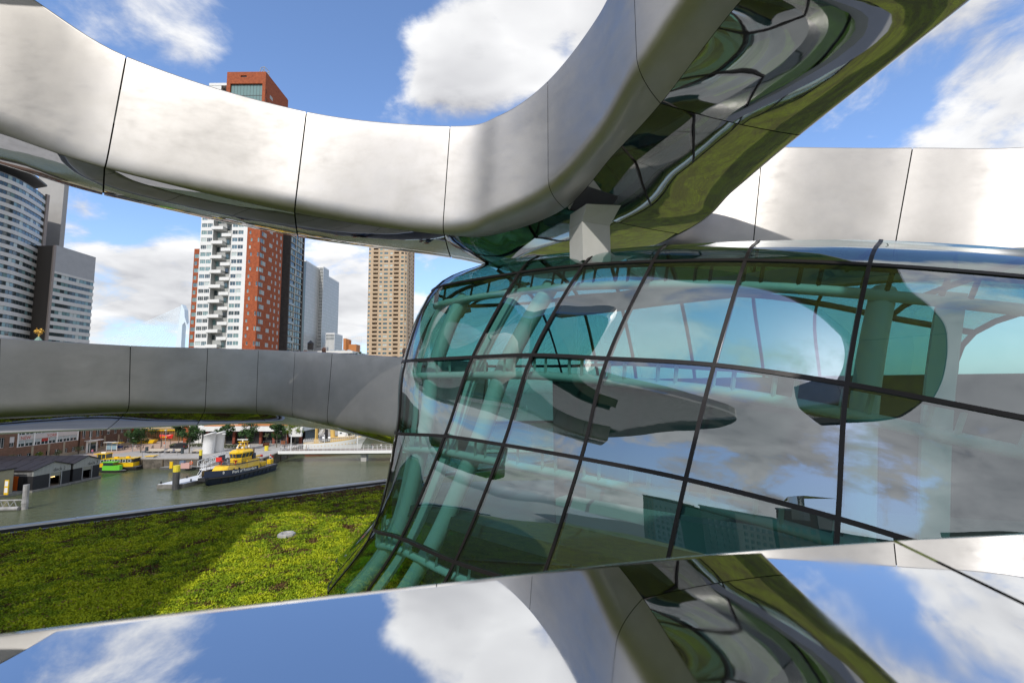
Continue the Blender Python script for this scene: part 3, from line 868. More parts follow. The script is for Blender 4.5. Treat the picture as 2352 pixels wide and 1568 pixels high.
# red brick front beside it, and the brick flank that recedes
fx = W1+.003
rh = []
for i, z in enumerate(rows):
    o = .9 if i % 2 else 1.5
    rh.append((o, o+.75, z+.95, z+2.35, 1))
    if i % 2 == 0: rh.append((W2-1.0, W2-.05, z+.7, z+2.5, 1))
punched(W2, Htop-16, [h[:4] for h in rh], .3, 'brick_wall', RED, tw, (fx, 0, 0)); windows(tw, (fx, 0, 0), 0, rh, FR_WHITE, 1, (2, 3, 4, 1), 4)
rs = []
for i, z in enumerate(rows):
    if i % 2 == 0: rs += [(.05, 3.4, z+.7, z+2.5, 2), (7.4, 10.0, z+.8, z+2.5, 3), (13.0, 14.0, z+.9, z+2.3, 1), (16.6, 17.9, z+.8, z+2.5, 2)]
    else: rs += [(1.4, 5.0, z+.7, z+2.5, 3), (10.2, 11.1, z+.9, z+2.3, 1), (13.3, 14.6, z+.8, z+2.5, 2), (17.2, 17.9, z+.9, z+2.3, 1)]
punched(D2, Htop-16, [h[:4] for h in rs], .3, 'brick_flank', RED, tw, (fx+W2, 0, 0), H90); windows(tw, (fx+W2, 0, 0), H90, rs, FR_WHITE, 2, (2, 4, 4, 2), 5)
# narrow brick strip on its left
sx = X(440, Yf+2, 680)-bx
st = []
Hs = Z(450, 573, Yf+2)-QZ
for i, z in enumerate(rows):
    if z+3 < Hs: st.append((.25, 1.5 if i % 2 else -sx-.2, z+.8, z+2.5, 1 if i % 2 else 2))
punched(-sx, Hs, [h[:4] for h in st], .3, 'brick_wall', RED, tw, (sx, 2.0, 0)); windows(tw, (sx, 2.0, 0), 0, st, FR_WHITE, 1, (1, 3, 5, 2), 6)
m = MB(); m.box2((sx, 2.01, Hs), (-.01, 12, Hs+.3)); m.build('parapet', RED, tw)
m = MB(); m.box2((.01, 2.61, .01), (W1+W2-.01, D2-.1, Htop-.02)); m.box2((sx+.01, 2.4, 0), (0, 14, Hs-.01)); m.build('core', GREYW, tw)
m = MB(); m.box2((-.003, -.12, Htop), (W1, D2, Htop+1.1)); m.build('parapet', WHITE, tw)
# red block on top
ux0, ux1 = X(500, Yf, 650)-bx, W1+W2; zt = Z(568, 170, Yf)-QZ; zlow = zt-23
uh = [(1.6, ux1-ux0-1.3, zt-15.2, zt-5.3)]
punched(ux1-ux0, zt, [uh[0], ((ux1-ux0)*.35, (ux1-ux0)*.51, zt-2.4, zt-1.6)], .7, 'top_block_front', RED, tw, (ux0, -1.3, 0), 0, zlow)
glz = win_mesh(uh[0][1]-uh[0][0], (uh[0][3]-uh[0][2])/2-.05, 10, FR_DARK, G_TEAL, .09)
for k in range(2): link('top_window', glz, tw, (ux0+1.6, -.65, uh[0][2]+k*(uh[0][3]-uh[0][2])/2))
link('slot_window', win_mesh((ux1-ux0)*.16, .8, 1, FR_GREY, G_BLUE), tw, (ux0+(ux1-ux0)*.35, -.85, zt-2.4))
us = []
for k in range(5): us.append((.8, 7.2, zt-9.5-k*3.3, zt-7.9-k*3.3, 5))
us += [(10.2, 10.9, zt-12.6, zt-10.3, 1), (13.5, 14.2, zt-14, zt-11.5, 1), (16.4, 18.2, zt-15.5, zt-14, 2)]
us = [h for h in us if h[2] > zlow+.2]
punched(D2, zt, [h[:4] for h in us], .3, 'top_block_flank', RED, tw, (ux1, -1.3, 0), H90, zlow); windows(tw, (ux1, -1.3, 0), H90, us, FR_GREY, 3, (1, 5, 3, 1), 8)
m = MB(); m.box2((ux0+.01, .5, zlow), (ux1-.05, D2-.4, zt-.05)); m.face([(ux0, -1.3, zlow), (ux1, -1.3, zlow), (ux1, D2, zlow), (ux0, D2, zlow)]); m.face([(ux0, -1.3, zlow), (ux0, -1.3, zt), (ux0, D2, zt), (ux0, D2, zlow)]); m.build('top_block_core', RED, tw)
m = MB()
for a, b in (((0, 0, 0), (.8, 0, 3.0)), ((.8, 0, 3.0), (2.2, 0, 3.4)), ((2.2, 0, 3.4), (2.2, 0, 0)), ((2.2, 0, 3.4), (4.0, .6, 1.6)), ((4.0, .6, 1.6), (4.0, .6, 0)), ((2.2, 0, 0), (4, .6, 1.6)), ((2.2, 0, 1.6), (4, .6, 0)), ((.8, 0, 0), (1.4, .8, 2.8))): m.tube([a, b], .14, 4)
m.build('roof_frame', FR_GREY, tw, (ux1-3.9, .3, zt))

# ------------------------------------------------------------------ dark brick tower right behind it
DARKB = mat('dark_brick', (.075, .062, .055), .85, noise=(.8, .35))
STONE = mat('pale_band', (.55, .53, .48), .6)
Yd = 215.0; xd1 = X(656, Yd, 785); xd0 = X(630, Yd, 785); Hd = Z(690, 380, Yd)-QZ; Ld = 15.0
dt = thing('apartment_tower', 'dark brick apartment tower with pale floor bands and balconies on its flank', 'tower', (xd1, Yd, QZ))
m = MB(); m.box2((xd0-xd1, 0, 0), (-.01, Ld, Hd)); m.build('brick_front', DARKB, dt)
for ya, yb in ((0, .9), (Ld-1.3, Ld)): m = MB(); m.box2((0, ya, 0), (.45, yb, Hd)); m.build('corner_pier', DARKB, dt)
k = 0
z = (Z(656, 785, Yd)-QZ) - 3.0*16
ph = win_mesh(2.1, 2.3, 2, FR_DARK, G_BLUE); ph2 = win_mesh(2.1, 2.3, 2, FR_DARK, G_TEAL); ph3 = win_mesh(2.1, 2.3, 3, FR_DARK, G_PALE)
r = random.Random(4)
while z < Hd-3:
    if z > .3:
        m = MB(); m.box2((.001, .91, z-.16), (.55, Ld-1.31, z+.1)); m.build('floor_band', STONE, dt)
        bal = (k % 3 == 1)
        for i in range(5):
            y = 1.05+i*2.45
            if bal and i < 2: continue
            o = link('window', r.choice((ph, ph, ph2, ph3)), dt, (.22, y, z+.35), (0, 0, H90))
        if bal:
            m = MB(); m.box2((.02, .95, z+.12), (.1, 5.7, z+2.6)); m.build('loggia_back', G_DARK, dt)
            m = MB(); m.box2((.45, .95, z+.12), (.5, 5.8, z+1.05)); m.build('balcony_rail', mat('glass_rail', (.20, .24, .25), .2), dt)
        m = MB(); m.box2((.15, 5.85, z+.11), (.5, 6.1, z+2.83)); m.build('pier', STONE, dt)
    z += 3.0; k += 1

# ------------------------------------------------------------------ pale grey office blocks far behind
PALEF = bpy.data.materials.new('pale_panel_facade'); PALEF.use_nodes = True
t = NT(PALEF.node_tree); b = t.n['Principled BSDF']; co = t.node('ShaderNodeTexCoord').outputs['Object']
mp = t.node('ShaderNodeMapping'); mp.inputs['Rotation'].default_value = (0, H90, 0); t.l.new(co, mp.inputs[0])
sp = t.node('ShaderNodeSeparateXYZ'); t.l.new(co, sp.inputs[0]); cb = t.node('ShaderNodeCombineXYZ')
t.l.new(t.math('ADD', sp.outputs[0], sp.outputs[1]), cb.inputs[0]); t.l.new(sp.outputs[2], cb.inputs[1])
bk = t.node('ShaderNodeTexBrick', offset=0.0); t.l.new(cb.outputs[0], bk.inputs['Vector'])
bk.inputs['Color1'].default_value = (.47, .48, .47, 1); bk.inputs['Color2'].default_value = (.40, .43, .41, 1); bk.inputs['Mortar'].default_value = (.30, .28, .28, 1)
bk.inputs['Scale'].default_value = 1; bk.inputs['Mortar Size'].default_value = .16; bk.inputs['Brick Width'].default_value = 2.4; bk.inputs['Row Height'].default_value = 3.6
t.l.new(bk.outputs[0], b.inputs['Base Color']); b.inputs['Roughness'].default_value = .4
def office(px0, px1, py_t, Y, depth, label, fins, fin_from=None, fin_to=1.0):
    x0, x1 = X(px0, Y, 720), X(px1, Y, 720); H = Z(px1, py_t, Y)-QZ; W = x1-x0
    t = thing('office_tower', label, 'tower', (x1, Y, QZ))
    m = MB(); m.box2((-W, .9, 0), (0, depth, H)); m.build('flank', PALEF, t)
    m = MB(); m.box2((-W+.02, .5, 0), (-.02, .89, H-.5)); m.build('glass_front', G_DARK, t)
    if fins:
        n = int(W/1.35)
        fm = MB(); fm.box2((0, 0, 0), (.36, .48, H)); me = fm.mesh('fin', WHITE)
        for i in range(n+1): link('fin', me, t, (-W+(W-.36)*i/n, 0, 0))
        z = 4.0
        while z < H:
            solid = fin_from and fin_from[0] < z/H < fin_from[1]
            mm = MB(); mm.box2((-W+.03, .36, z), (-.03, .47, z+(3.62 if solid else 1.0))); mm.build('spandrel', GREYW, t); z += 3.6
    m = MB(); m.box2((-W-.05, -.05, H), (.05, depth, H+1.2)); m.build('parapet', WHITE, t)
    return t
office(680, 698.5, 600, 478, 36, 'pale panelled office block in the narrow gap beside the dark brick tower', False)
office(714, 739.5, 614, 512, 16, 'tallest pale office block with vertical white fins on its front', True, (.10, .17))
office(726, 752, 636, 527.5, 33, 'lower pale office slab in the shade behind the finned block', False)
office(750, 770, 767, 500, 24, 'low pale office annexe with white fins at the foot of the finned block', True, (.62, .9))

# ------------------------------------------------------------------ beige residential tower
BEIGE = mat('beige_precast_concrete', (.56, .42, .28), .8, noise=(.25, .10))
BEIGE2 = mat('beige_joint', (.40, .29, .19), .85)
Yb = 327.0; x0 = X(842.3, Yb, 800); x1 = X(925.8, Yb, 800); Wb = x1-x0; Hb = Z(880, 430, Yb)-QZ
bt = thing('apartment_tower', 'tall beige concrete apartment tower with regular windows and dark loggias', 'tower', (x0, Yb, QZ))
z = (Z(846, 813.5, Yb)-QZ) - 3.0*18-.75
s = Wb/25.9
fr = []; side = []; chm = []; lev = []
while z < Hb-2.5:
    if z > .5:
        lev.append(z)
        for a, b, n in ((.12, 1.6, 1), (8.1, 10.0, 1), (11.2, 14.1, 2), (15.5, 17.4, 1), (23.5, 25.5, 1)): fr.append((a*s, b*s, z+.7, z+2.15, n))
        for a, b in ((3.4, 7.0), (18.4, 22.0)): fr.append((a*s, b*s, z+.35, z+2.25, 9))
        side += [(.8, 2.6, z+.7, z+2.15, 1), (5.5, 9.5, z+.35, z+2.25, 9), (13.0, 15, z+.7, z+2.15, 1), (18, 21.5, z+.35, z+2.25, 9)]
        chm.append((.45, 1.85, z+.7, z+2.15, 1))
    z += 3.0
punched(Wb, Hb, [h[:4] for h in fr], 1.3, 'concrete_wall', BEIGE, bt, (0, 0, 0))
# only the levels the photograph shows carry windows of their own
vl = lev[-999:]
windows(bt, (0, 0, 0), 0, [h for h in fr if h[4] != 9 and h[2] > 20], FR_GREY, 1, (2, 6, 3, 2), 11, .2)
windows(bt, (Wb+.0, 0, 0), R(45), [(h[0]+.2, h[1]+.2, h[2], h[3], 1) for h in chm if h[2] > 20], FR_GREY, 1, (2, 6, 3, 2), 12, .1)
cw = 2.6
punched(cw, Hb, [(h[0]+.2, h[1]+.2, h[2], h[3]) for h in chm], .4, 'chamfer_wall', BEIGE, bt, (Wb, 0, 0), R(45))
ex, ey = Wb+cw*math.cos(R(45)), cw*math.sin(R(45))
punched(24, Hb, [h[:4] for h in side], 1.2, 'concrete_wall', BEIGE, bt, (ex, ey, 0), H90)
windows(bt, (ex, ey, 0), H90, [h for h in side if h[4] != 9 and h[2] > 20], FR_GREY, 1, (2, 6, 3, 2), 13, .2)
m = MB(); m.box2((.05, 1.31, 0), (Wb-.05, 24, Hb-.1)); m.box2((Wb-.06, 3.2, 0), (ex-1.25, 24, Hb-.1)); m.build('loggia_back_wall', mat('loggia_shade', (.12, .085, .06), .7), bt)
for h in fr+side:
    if h[4] == 9 and h[2] > 20:
        front_side = h in fr
        m = MB(); m.box2((-.25, -.28, 0), (h[1]-h[0]+.25, -.003, .95)); 
        o = m.build('balcony_front', BEIGE, bt)
        if h[1] <= Wb and h in fr: o.location = (h[0], 0, h[2]-.5)
        else: o.location = (ex, ey+h[0], h[2]-.5); o.rotation_euler = (0, 0, H90)
for a in (2.4, 7.55, 10.6, 14.8, 17.9, 22.7): m = MB(); m.box2((a*s-.05, -.05, 0), (a*s+.05, -.004, Hb)); m.build('panel_joint', BEIGE2, bt)

# ------------------------------------------------------------------ office tower with the curved front, on the left
SPAN = mat('grey_spandrel', (.62, .60, .565), .5, noise=(.4, .08)); CONCD = mat('dark_concrete', (.15, .145, .14), .7, noise=(.3, .15)); GRAN = mat('brown_granite', (.30, .25, .22), .6)
Yw = 222.0
wt = thing('office_tower', 'grey office tower with a curved glazed front and a lower straight wing', 'tower', (X(90, Yw, 600), Yw, QZ))
ox, oy = X(90, Yw, 600), Yw
# curved front: plan points from the right-hand end towards the eye
cp = catmull([V((X(p, Y, 600), Y, 0)) for p, Y in ((91, 222), (68, 214), (36, 205), (0, 198), (-45, 192), (-110, 188))], 4)
cp = [V((p.x-ox, p.y-oy, 0)) for p in cp]
z0w = Z(0, 776, 198)-QZ-3.62*9; zl = [z0w+3.62*i for i in range(0, 40)]
ztop = Z(0, 405, 198)-QZ
r = random.Random(9)
bandh = 1.75
for z in zl:
    if z < 10 or z > ztop: continue
    m = MB(); rows_ = []
    for i, p in enumerate(cp):
        tt = (cp[min(i+1, len(cp)-1)]-cp[max(i-1, 0)]).normalized(); n = V((tt.y, -tt.x, 0)); n = n if n.x > 0 else -n
        rows_.append([p+n*.0+UP*z, p+n*.35+UP*z, p+n*.35+UP*(z+bandh), p+UP*(z+bandh)])
    m.grid(rows_); m.build('spandrel_band', SPAN, wt)
    for i in range(len(cp)-1):
        a, b = cp[i], cp[i+1]
        g = r.choices(G_ALL, (7, 1, 2, .5))[0]
        mm = MB(); q = a.lerp(b, .04)
        mm.face([a+UP*(z+bandh), b+UP*(z+bandh), b+UP*(z+3.62), a+UP*(z+3.62)], g); mm.extr([a+UP*(z+bandh), q+UP*(z+bandh), q+UP*(z+3.62), a+UP*(z+3.62)], V(), V((.1, -.1, 0)), FR_GREY)
        mm.build('window', None, wt)
m = MB()
m.prism([(p.x-.3, p.y+.4) for p in cp]+[(cp[-1].x-30, cp[-1].y+10), (-30, 8)], 0, ztop+1, None); m.build('core', CONCD, wt)
m = MB(); m.prism([(p.x+1.6, p.y-1.2) for p in cp]+[(cp[-1].x-30, cp[-1].y+10), (-30, 8)], ztop+5.4, ztop+6.2, None); m.build('roof_canopy', CONCD, wt)
# pier, dark recess, slab behind and the lower wing
m = MB(); m.box2((.1, -.2, 0), (1.1, 1.2, ztop+2)); m.build('corner_pier', GRAN, wt)
sl_top = Z(139, 418, 236)-QZ
a = X(139, 240, 600)-ox
m = MB(); m.box2((a-14, 238.5-oy, 0), (a, 241.0-oy, sl_top+12)); m.build('stair_slab', mat('grey_concrete_slab', (.38, .37, .355), .75, noise=(.2, .1)), wt)
Y1, Y2 = 219.0, 241.0; wx = X(127, Y1, 564)
ztop2 = Z(127, 564, Y1)-QZ
wing = []
m = MB(); m.box2((wx-ox-12, Y1-oy+.02, 0), (wx-ox-.5, Y2-oy, ztop2)); m.build('wing_core', mat('recess_shade', (.06, .052, .046), .7), wt)  # shade of the recess put into the core's dark colour
m = MB(); m.box2((wx-ox-.49, Y1-oy-.6, 0), (wx-ox+.25, Y1-oy+.5, ztop2)); m.build('wing_pier', GRAN, wt)
z1 = Z(110, 779, Y1)-QZ-3.55*9
m = MB(); m.box2((wx-ox-.49, Y1-oy+.51, ztop2-12.3), (wx-ox, Y2-oy, ztop2+.4)); m.build('wing_top_wall', mat('grey_panels', (.40, .40, .40), .6, noise=(.3, .1)), wt)
k = 0
zz_ = z1
pm = [MB().box2((-.02, .03, 0), (.0, 1.80, 1.8), g).mesh('window') for g in G_ALL]
while zz_ < ztop2-12.5:
    if zz_ > 10:
        h = min(1.78, ztop2-12.31-zz_)
        m = MB(); m.box2((wx-ox-.49, Y1-oy+.51, zz_), (wx-ox+.2, Y2-oy, zz_+h)); m.build('wing_band', SPAN, wt)
        if zz_+3.55 < ztop2-12:
            for i in range(11): link('window', r.choices(pm, (5, 2, 4, 2))[0], wt, (wx-ox-.12, Y1-oy+.6+i*1.94, zz_+1.78))
    zz_ += 3.55
m = MB(); m.box2((wx-ox-.48, Y1-oy+.52, 0), (wx-ox-.2, Y2-oy-.02, ztop2-12.4)); m.build('wing_shadow_gap', FR_DARK, wt)

# ------------------------------------------------------------------ cable-stayed bridge pylon
PYL = mat('pale_blue_paint', (.62, .72, .78), .5)
Yp = 650.0
pb = at_y(409, 797, Yp)
py_ = thing('bridge_pylon', 'pale blue bent pylon of the cable stayed bridge with its fan of cables', 'bridge', (pb.x, Yp, QZ))
def lp(px, py): p = at_y(px, py, Yp); return V((p.x-pb.x, 0, p.z-QZ))
pol = [lp(399, 830), lp(403, 797), lp(416, 700), lp(418, 699), lp(423.5, 711), lp(424.6, 739), lp(418.5, 746), lp(415.5, 797), lp(413, 830)]
MB().extr(pol, (0, -3, 0), (0, 5, 0)).build('pylon', PYL, py_)
for i in range(16):
    a = lp(416-i*.35, 703+i*2.4); b = lp(205+i*11.5, 800+i*.6)
    MB().tube([a, b], .36, 3).build('cable', PYL, py_)
for i in range(3):
    MB().tube([lp(424.5, 736-i*3), lp(440+i*3, 797)], .3, 3).build('cable', PYL, py_)

# ------------------------------------------------------------------ old warehouse with a flat white roof, tank and plants on top
Yh = 232.0
hx0, hx1 = X(690, Yh, 805), X(805, Yh, 805); hz = Z(800, 811, Yh)
wh = thing('warehouse', 'long warehouse with a flat white roof slab over a glazed top floor', 'building', (hx1, Yh, QZ))
m = MB(); m.box2((hx0-hx1, 0, 0), (0, 22, hz-QZ-3.4)); m.build('wall', mat('old_concrete', (.33, .31, .28), .85, noise=(.3, .15)), wh)
m = MB(); m.box2((hx0-hx1+1, 1, hz-QZ-3.39), (-1, 21, hz-QZ)); m.build('top_floor_glazing', G_TEAL, wh)
for i in range(14):
    m = MB(); m.box2((0, .93, 0), (.18, .995, 3.35)); m.build('mullion', FR_DARK, wh, ((hx0-hx1+1)*(1-i/14), 0, hz-QZ-3.38))
m = MB(); m.box2((hx0-hx1-1.5, -1.5, hz-QZ+.01), (1.5, 23, hz-QZ+1.1)); m.build('roof_slab', WHITE, wh)
for i in range(6):
    m = MB(); m.lathe([(1.5, 0), (1.4, .5), (.9, .95), (.3, 1.1)], 8); m.build('skylight', mat('grey_skylight', (.33, .36, .36), .3), wh, (-17+i*2.9, 5, hz-QZ+1.1))
for xa, xb, hh in ((-18.6, -15, 2.9), (-14.6, -12.6, 3.4)): m = MB(); m.box2((xa, 2, hz-QZ+1.1), (xb, 4, hz-QZ+hh)); m.build('roof_plant', FR_GREY, wh)
for i, (a, h) in enumerate(((-3.2, 2.6), (1.2, 2.2))):
    pass
tk = at_y(713, 803, 240); TIMB = mat('weathered_wood', (.085, .07, .06), .85, noise=(2, .4))
wtk = thing('water_tank', 'round wooden water tank with a conical roof standing on the warehouse roof', 'water tank', (tk.x, 240, hz+1.1))
zt_ = Z(713, 800, 240)-hz-1.1
MB().lathe([(1.45, zt_-.6), (1.5, zt_+2.6)], 14).build('tank', TIMB, wtk)
MB().lathe([(1.75, zt_+2.61), (.05, zt_+4.3)], 14).build('roof', FR_DARK, wtk)
for a in range(4): 
    m = MB(); m.tube([(1.1*math.cos(a*H90+.7), 1.1*math.sin(a*H90+.7), -.05), (1.0*math.cos(a*H90+.7), 1.0*math.sin(a*H90+.7), zt_-.61)], .12, 4); m.build('leg', FR_DARK, wtk)
for k in (0, 1):
    m = MB(); m.lathe([(1.53, zt_+.4+k*1.2), (1.53, zt_+.5+k*1.2)], 14); m.build('hoop', FR_DARK, wtk)
an = at_y(744.5, 798, 236)
mast = thing('antenna_mast', 'thin grey antenna mast with small dishes on the white warehouse roof', 'antenna', (an.x, 236, hz+1.1))
MB().tube([(0, 0, 0), (0, 0, Z(744, 787, 236)-hz-1.1)], .10, 5).build('pole', FR_GREY, mast)
for k in range(3): MB().lathe([(.35, 0), (.35, .5)], 8).build('dish', FR_GREY, mast, (.3 if k % 2 else -.3, 0, 1.2+k*.7))

# orange block with white lattice
ORG = mat('orange_terracotta', (.52, .20, .06), .75, noise=(.4, .12))
Yo = 395.0; o0, o1 = X(788.6, Yo), X(817, Yo)
ob = thing('theatre_building', 'orange block with a white steel lattice rising behind it', 'building', (o0, Yo, QZ))
zA, zB, zC = Z(793, 777, Yo)-QZ, Z(810, 790, Yo)-QZ, Z(800, 768, Yo)-QZ
wA = X(798.8, Yo)-o0
m = MB(); m.box2((0, 0, 0), (wA*.55, 9, zA)); m.extr([(wA*.55+.01, 0, 0), (wA, 3, 0), (wA, 3, zA-.6), (wA*.55+.01, 0, zA)], V(), V((0, 6, 0))); m.build('stair_tower', ORG, ob)
m = MB(); m.box2((wA+.05, 2.0, 0), (o1-o0, 12, zB)); m.build('wall', ORG, ob)
lx0 = X(778, Yo)-o0; lx1 = o1-o0
for i in range(9): 
    m = MB(); m.box2((-.12, 8, zB-6), (.12, 8.3, zC)); m.build('post', WHITE, ob, (lx0+(lx1-lx0)*i/8, 6, 0))
for i in range(9):
    m = MB(); m.box2((lx0, 14.35, 0), (lx1, 14.6, .22)); m.build('rail', WHITE, ob, (0, 0, zB-2+(zC-zB+1.8)*i/8))
# ------------------------------------------------------------------ boats and floating things
YEL = mat('yellow_boat_paint', (.80, .50, .012), .35, coat=.3); NAVY = mat('navy_hull_paint', (.012, .022, .055), .35, coat=.3)
BOATDECK = mat('grey_deck', (.16, .17, .19), .7); RUB = BLACK; REDP = mat('red_paint', (.62, .03, .02), .4); WP = mat('white_boat_paint', (.78, .78, .76), .4)
GLS = mat('boat_window', (.035, .05, .055), .08, spec=.9); RAILM = mat('dark_rail', (.03, .035, .05), .5); ORNG = mat('orange_lifebuoy', (.75, .14, .02), .5)
GRN = mat('lime_green_paint', (.16, .62, .05), .4, coat=.3); SILV = mat('grey_steel_paint', (.30, .31, .32), .5, noise=(1, .15)); BLUE = mat('blue_paint', (.02, .06, .22), .4)
def text_mesh(txt, size, m, parent, loc, rot, name='lettering', bold=.0):
    cu = bpy.data.curves.new('lettering', 'FONT'); cu.body = txt; cu.size = size; cu.extrude = .01; cu.offset = bold; cu.resolution_u = 2
    ob = bpy.data.objects.new('tmp', cu); C.objects.link(ob); dg = bpy.context.evaluated_depsgraph_get()
    me = bpy.data.meshes.new_from_object(ob.evaluated_get(dg)); bpy.data.objects.remove(ob); bpy.data.curves.remove(cu)
    me.materials.clear(); me.materials.append(m)
    return link(name, me, parent, loc, rot)
def hull(L, beam, zs, prof, n=14, m=None, rake=1.2):
    """rows of stations stern(x=0) to bow(x=L): prof(u) -> half width factor; zs = [(z, width factor, bow extension)]"""
    rows = []
    for z, wf, ext in zs:
        side = []
        for i in range(n+1):
            u = i/n; side.append(((L+ext)*u, beam/2*prof(u)*wf, z+(.55*max(0, u-.55)**2*8*.35 if z > .6 else 0)))
        ring = [V(p) for p in side]+[V((x, -y, z2)) for x, y, z2 in side[::-1]]
        rows.append(ring)
    mb = MB(); mb.grid(rows, m, closed=True); return mb, rows

def patrol_boat():
    b0 = on_z(483, 1120, 0); s0 = on_z(637, 1079, 0)
    d = (b0-s0); L = d.length; ang = math.atan2(d.y, d.x)
    nrm = V((d.y, -d.x, 0)).normalized()                    # starboard seen from the stern
    c = s0 + V((-nrm.x, -nrm.y, 0))*2.9*(1 if nrm.x > 0 else -1)
    t = thing('patrol_boat', 'yellow and navy harbour patrol boat lettered Port of Rotterdam, moored at the floating jetty', 'boat', (c.x, c.y, 0), ang)
    L = L-1.0; B = 6.4
    prof = lambda u: (.86+.14*min(1, u*4)) if u < .62 else max(.10, 1-((u-.62)/.38)**2.2*.90)
    zs = [(-.8, .72, -2.2), (.1, .88, -1.2), (1.25, 1.0, 0), (1.9, 1.02, .35)]
    mb, rows = hull(L, B, zs, prof); mb.build('hull', NAVY, t, smooth=False)
    m = MB(); m.face([p for p in rows[-1]]); m.build('deck', BOATDECK, t)
    # thick rubber fender round the hull, with uprights
    m = MB()
    ring = [V((p.x, p.y*1.03, p.z-.35)) for p in rows[-1]]
    m.tube(ring+[ring[0]], .2, 6); m.build('fender', RUB, t)
    for i in range(2, 13):
        u = i/14
        for sgn in (1, -1):
            y = B/2*prof(u); m = MB(); m.tube([(L*u-.1, sgn*y*.9, .35), (L*u, sgn*y*1.03, 1.45)], .11, 5); m.build('fender_upright', RUB, t)
    m = MB(); a = rows[-1][14]; m.box((L+.25, 0, a.z-.45), (.9, 2.0, .75)); m.build('bow_fender', RUB, t)
    # bulwark, low aft and high forward
    m = MB(); rr_ = rows[-1]; h = lambda u: .15 if u < .38 else .75
    for s_ in (1, -1):
        line = [p for p in (rr_[:15] if s_ == 1 else rr_[15:][::-1])]
        for i in range(5, 14):
            p, q = line[i], line[i+1]; hp, hq = .95+.09*max(0, i-7), .95+.09*max(0, i-6)
            m.face([p, q, q+UP*hq, p+UP*hp])
    m.build('bulwark', NAVY, t)
    # foredeck house: long yellow trunk with a sloped nose
    z0 = 2.1
    def trunk(x0, x1, w0, w1, z0, z1, slope, name, m_):
        mm = MB(); pts = [(x0, -w0), (x1-slope, -w0), (x1, -w1), (x1, w1), (x1-slope, w0), (x0, w0)]
        top = [(x0, -w0*.9), (x1-slope*1.7, -w0*.84), (x1-slope*1.15, -w1*.8), (x1-slope*1.15, w1*.8), (x1-slope*1.7, w0*.84), (x0, w0*.9)]
        v = [(x, y, z0) for x, y in pts]+[(x, y, z1) for x, y in top]; n = 6
        mm.add(v, [(i, (i+1) % n, n+(i+1) % n, n+i) for i in range(n)]+[tuple(range(n, 2*n))]); return mm.build(name, m_, t)
    trunk(L*.36, L-2.9, 2.4, 1.45, z0-.1, z0+2.0, 1.6, 'deckhouse', YEL)
    trunk(L*.30, L*.50, 2.55, 2.5, z0-.1, z0+2.6, .2, 'cabin_side', YEL)
    for x in (L*.62, L*.70):
        m = MB(); m.box((x, -2.36, z0+.95), (.42, .12, .5)); m.build('porthole', GLS, t); m = MB(); m.box((x, 2.36, z0+.95), (.42, .12, .5)); m.build('porthole', GLS, t)
    for y in (-.9, .9):
        m = MB(); m.box((L-2.75, y, z0+.75), (.3, .5, .5)); m.build('porthole', GLS, t)
    # upper deck edge and rail
    z1 = z0+2.02
    m = MB(); m.prism([(L*.30, -2.7), (L*.66, -2.5), (L*.72, -1.4), (L*.72, 1.4), (L*.66, 2.5), (L*.30, 2.7)], z1, z1+.16); m.build('upper_deck', NAVY, t)
    pts = [V(p) for p in ((L*.31, -2.6, z1), (L*.5, -2.55, z1), (L*.66, -2.4, z1), (L*.715, -1.35, z1), (L*.715, 1.35, z1), (L*.66, 2.4, z1), (L*.5, 2.55, z1), (L*.31, 2.6, z1))]
    m = MB()
    for hgt in (.6, 1.05): m.tube([p+UP*hgt for p in pts], .03, 4)
    for p in catmull(pts, 2): m.tube([p, p+UP*1.05], .03, 4)
    m.build('rail', RAILM, t)
    # wheelhouse
    w0, w1 = L*.40, L*.60
    base = [(w0, -1.75), (w1-.9, -1.75), (w1, -.85), (w1, .85), (w1-.9, 1.75), (w0, 1.75)]
    z2 = z1+.161
    m = MB(); m.prism(base, z2, z2+1.25); m.build('wheelhouse_base', YEL, t)
    top = [(w0-.1, -2.05), (w1-.8, -2.1), (w1+.35, -1.0), (w1+.35, 1.0), (w1-.8, 2.1), (w0-.1, 2.05)]
    m = MB(); n = 6
    bi = [V((x*.999+.02*w0*.0, y*.96, z2+1.251)) for x, y in base]; ti = [V((x-.1, y*.95, z2+2.45)) for x, y in top]
    m.add(bi+ti, [(i, (i+1) % n, n+(i+1) % n, n+i) for i in range(n)]); m.build('wheelhouse_glazing', GLS, t)
    for i in range(n):
        j = (i+1) % n; k = 3 if i in (0, 4) else (2 if i == 2 else 1)
        for q in range(k+1):
            u = q/k; a = bi[i].lerp(bi[j], u); b = ti[i].lerp(ti[j], u); o = V((a.x-(w0+w1)/2, a.y, 0)).normalized()*.03
            m = MB(); m.tube([a+o, b+o], .085, 4); m.build('window_post', YEL, t)
    m = MB(); rr2 = [[V((x, y, z2+2.4)) for x, y in top], [V((x, y, z2+2.72)) for x, y in top], [V((w0+(x-w0)*.82, y*.75, z2+3.25)) for x, y in top]]
    m.grid(rr2, closed=True); m.face(rr2[2]); m.face(rr2[0][::-1]); m.build('wheelhouse_roof', YEL, t)
    for i in range(4):
        m = MB(); m.box((w1-.55, -1.05+.7*i, z2+2.99), (.55, .5, .05)); o = m.build('roof_window', GLS, t)
    m = MB(); m.box((w0+1.3, -1.88, z2+2.99), (.6, .05, .24)); m.build('roof_window', GLS, t)
    # mast frame with radars, lamps, searchlights
    m = MB(); zt = z2+3.25
    for y in (-.9, .9): m.tube([(w0+.3, y*1.2, zt), (w0+.9, y*.7, zt+1.9)], .12, 4); m.tube([(w0+2.4, y*1.2, zt), (w0+1.6, y*.7, zt+1.9)], .12, 4)
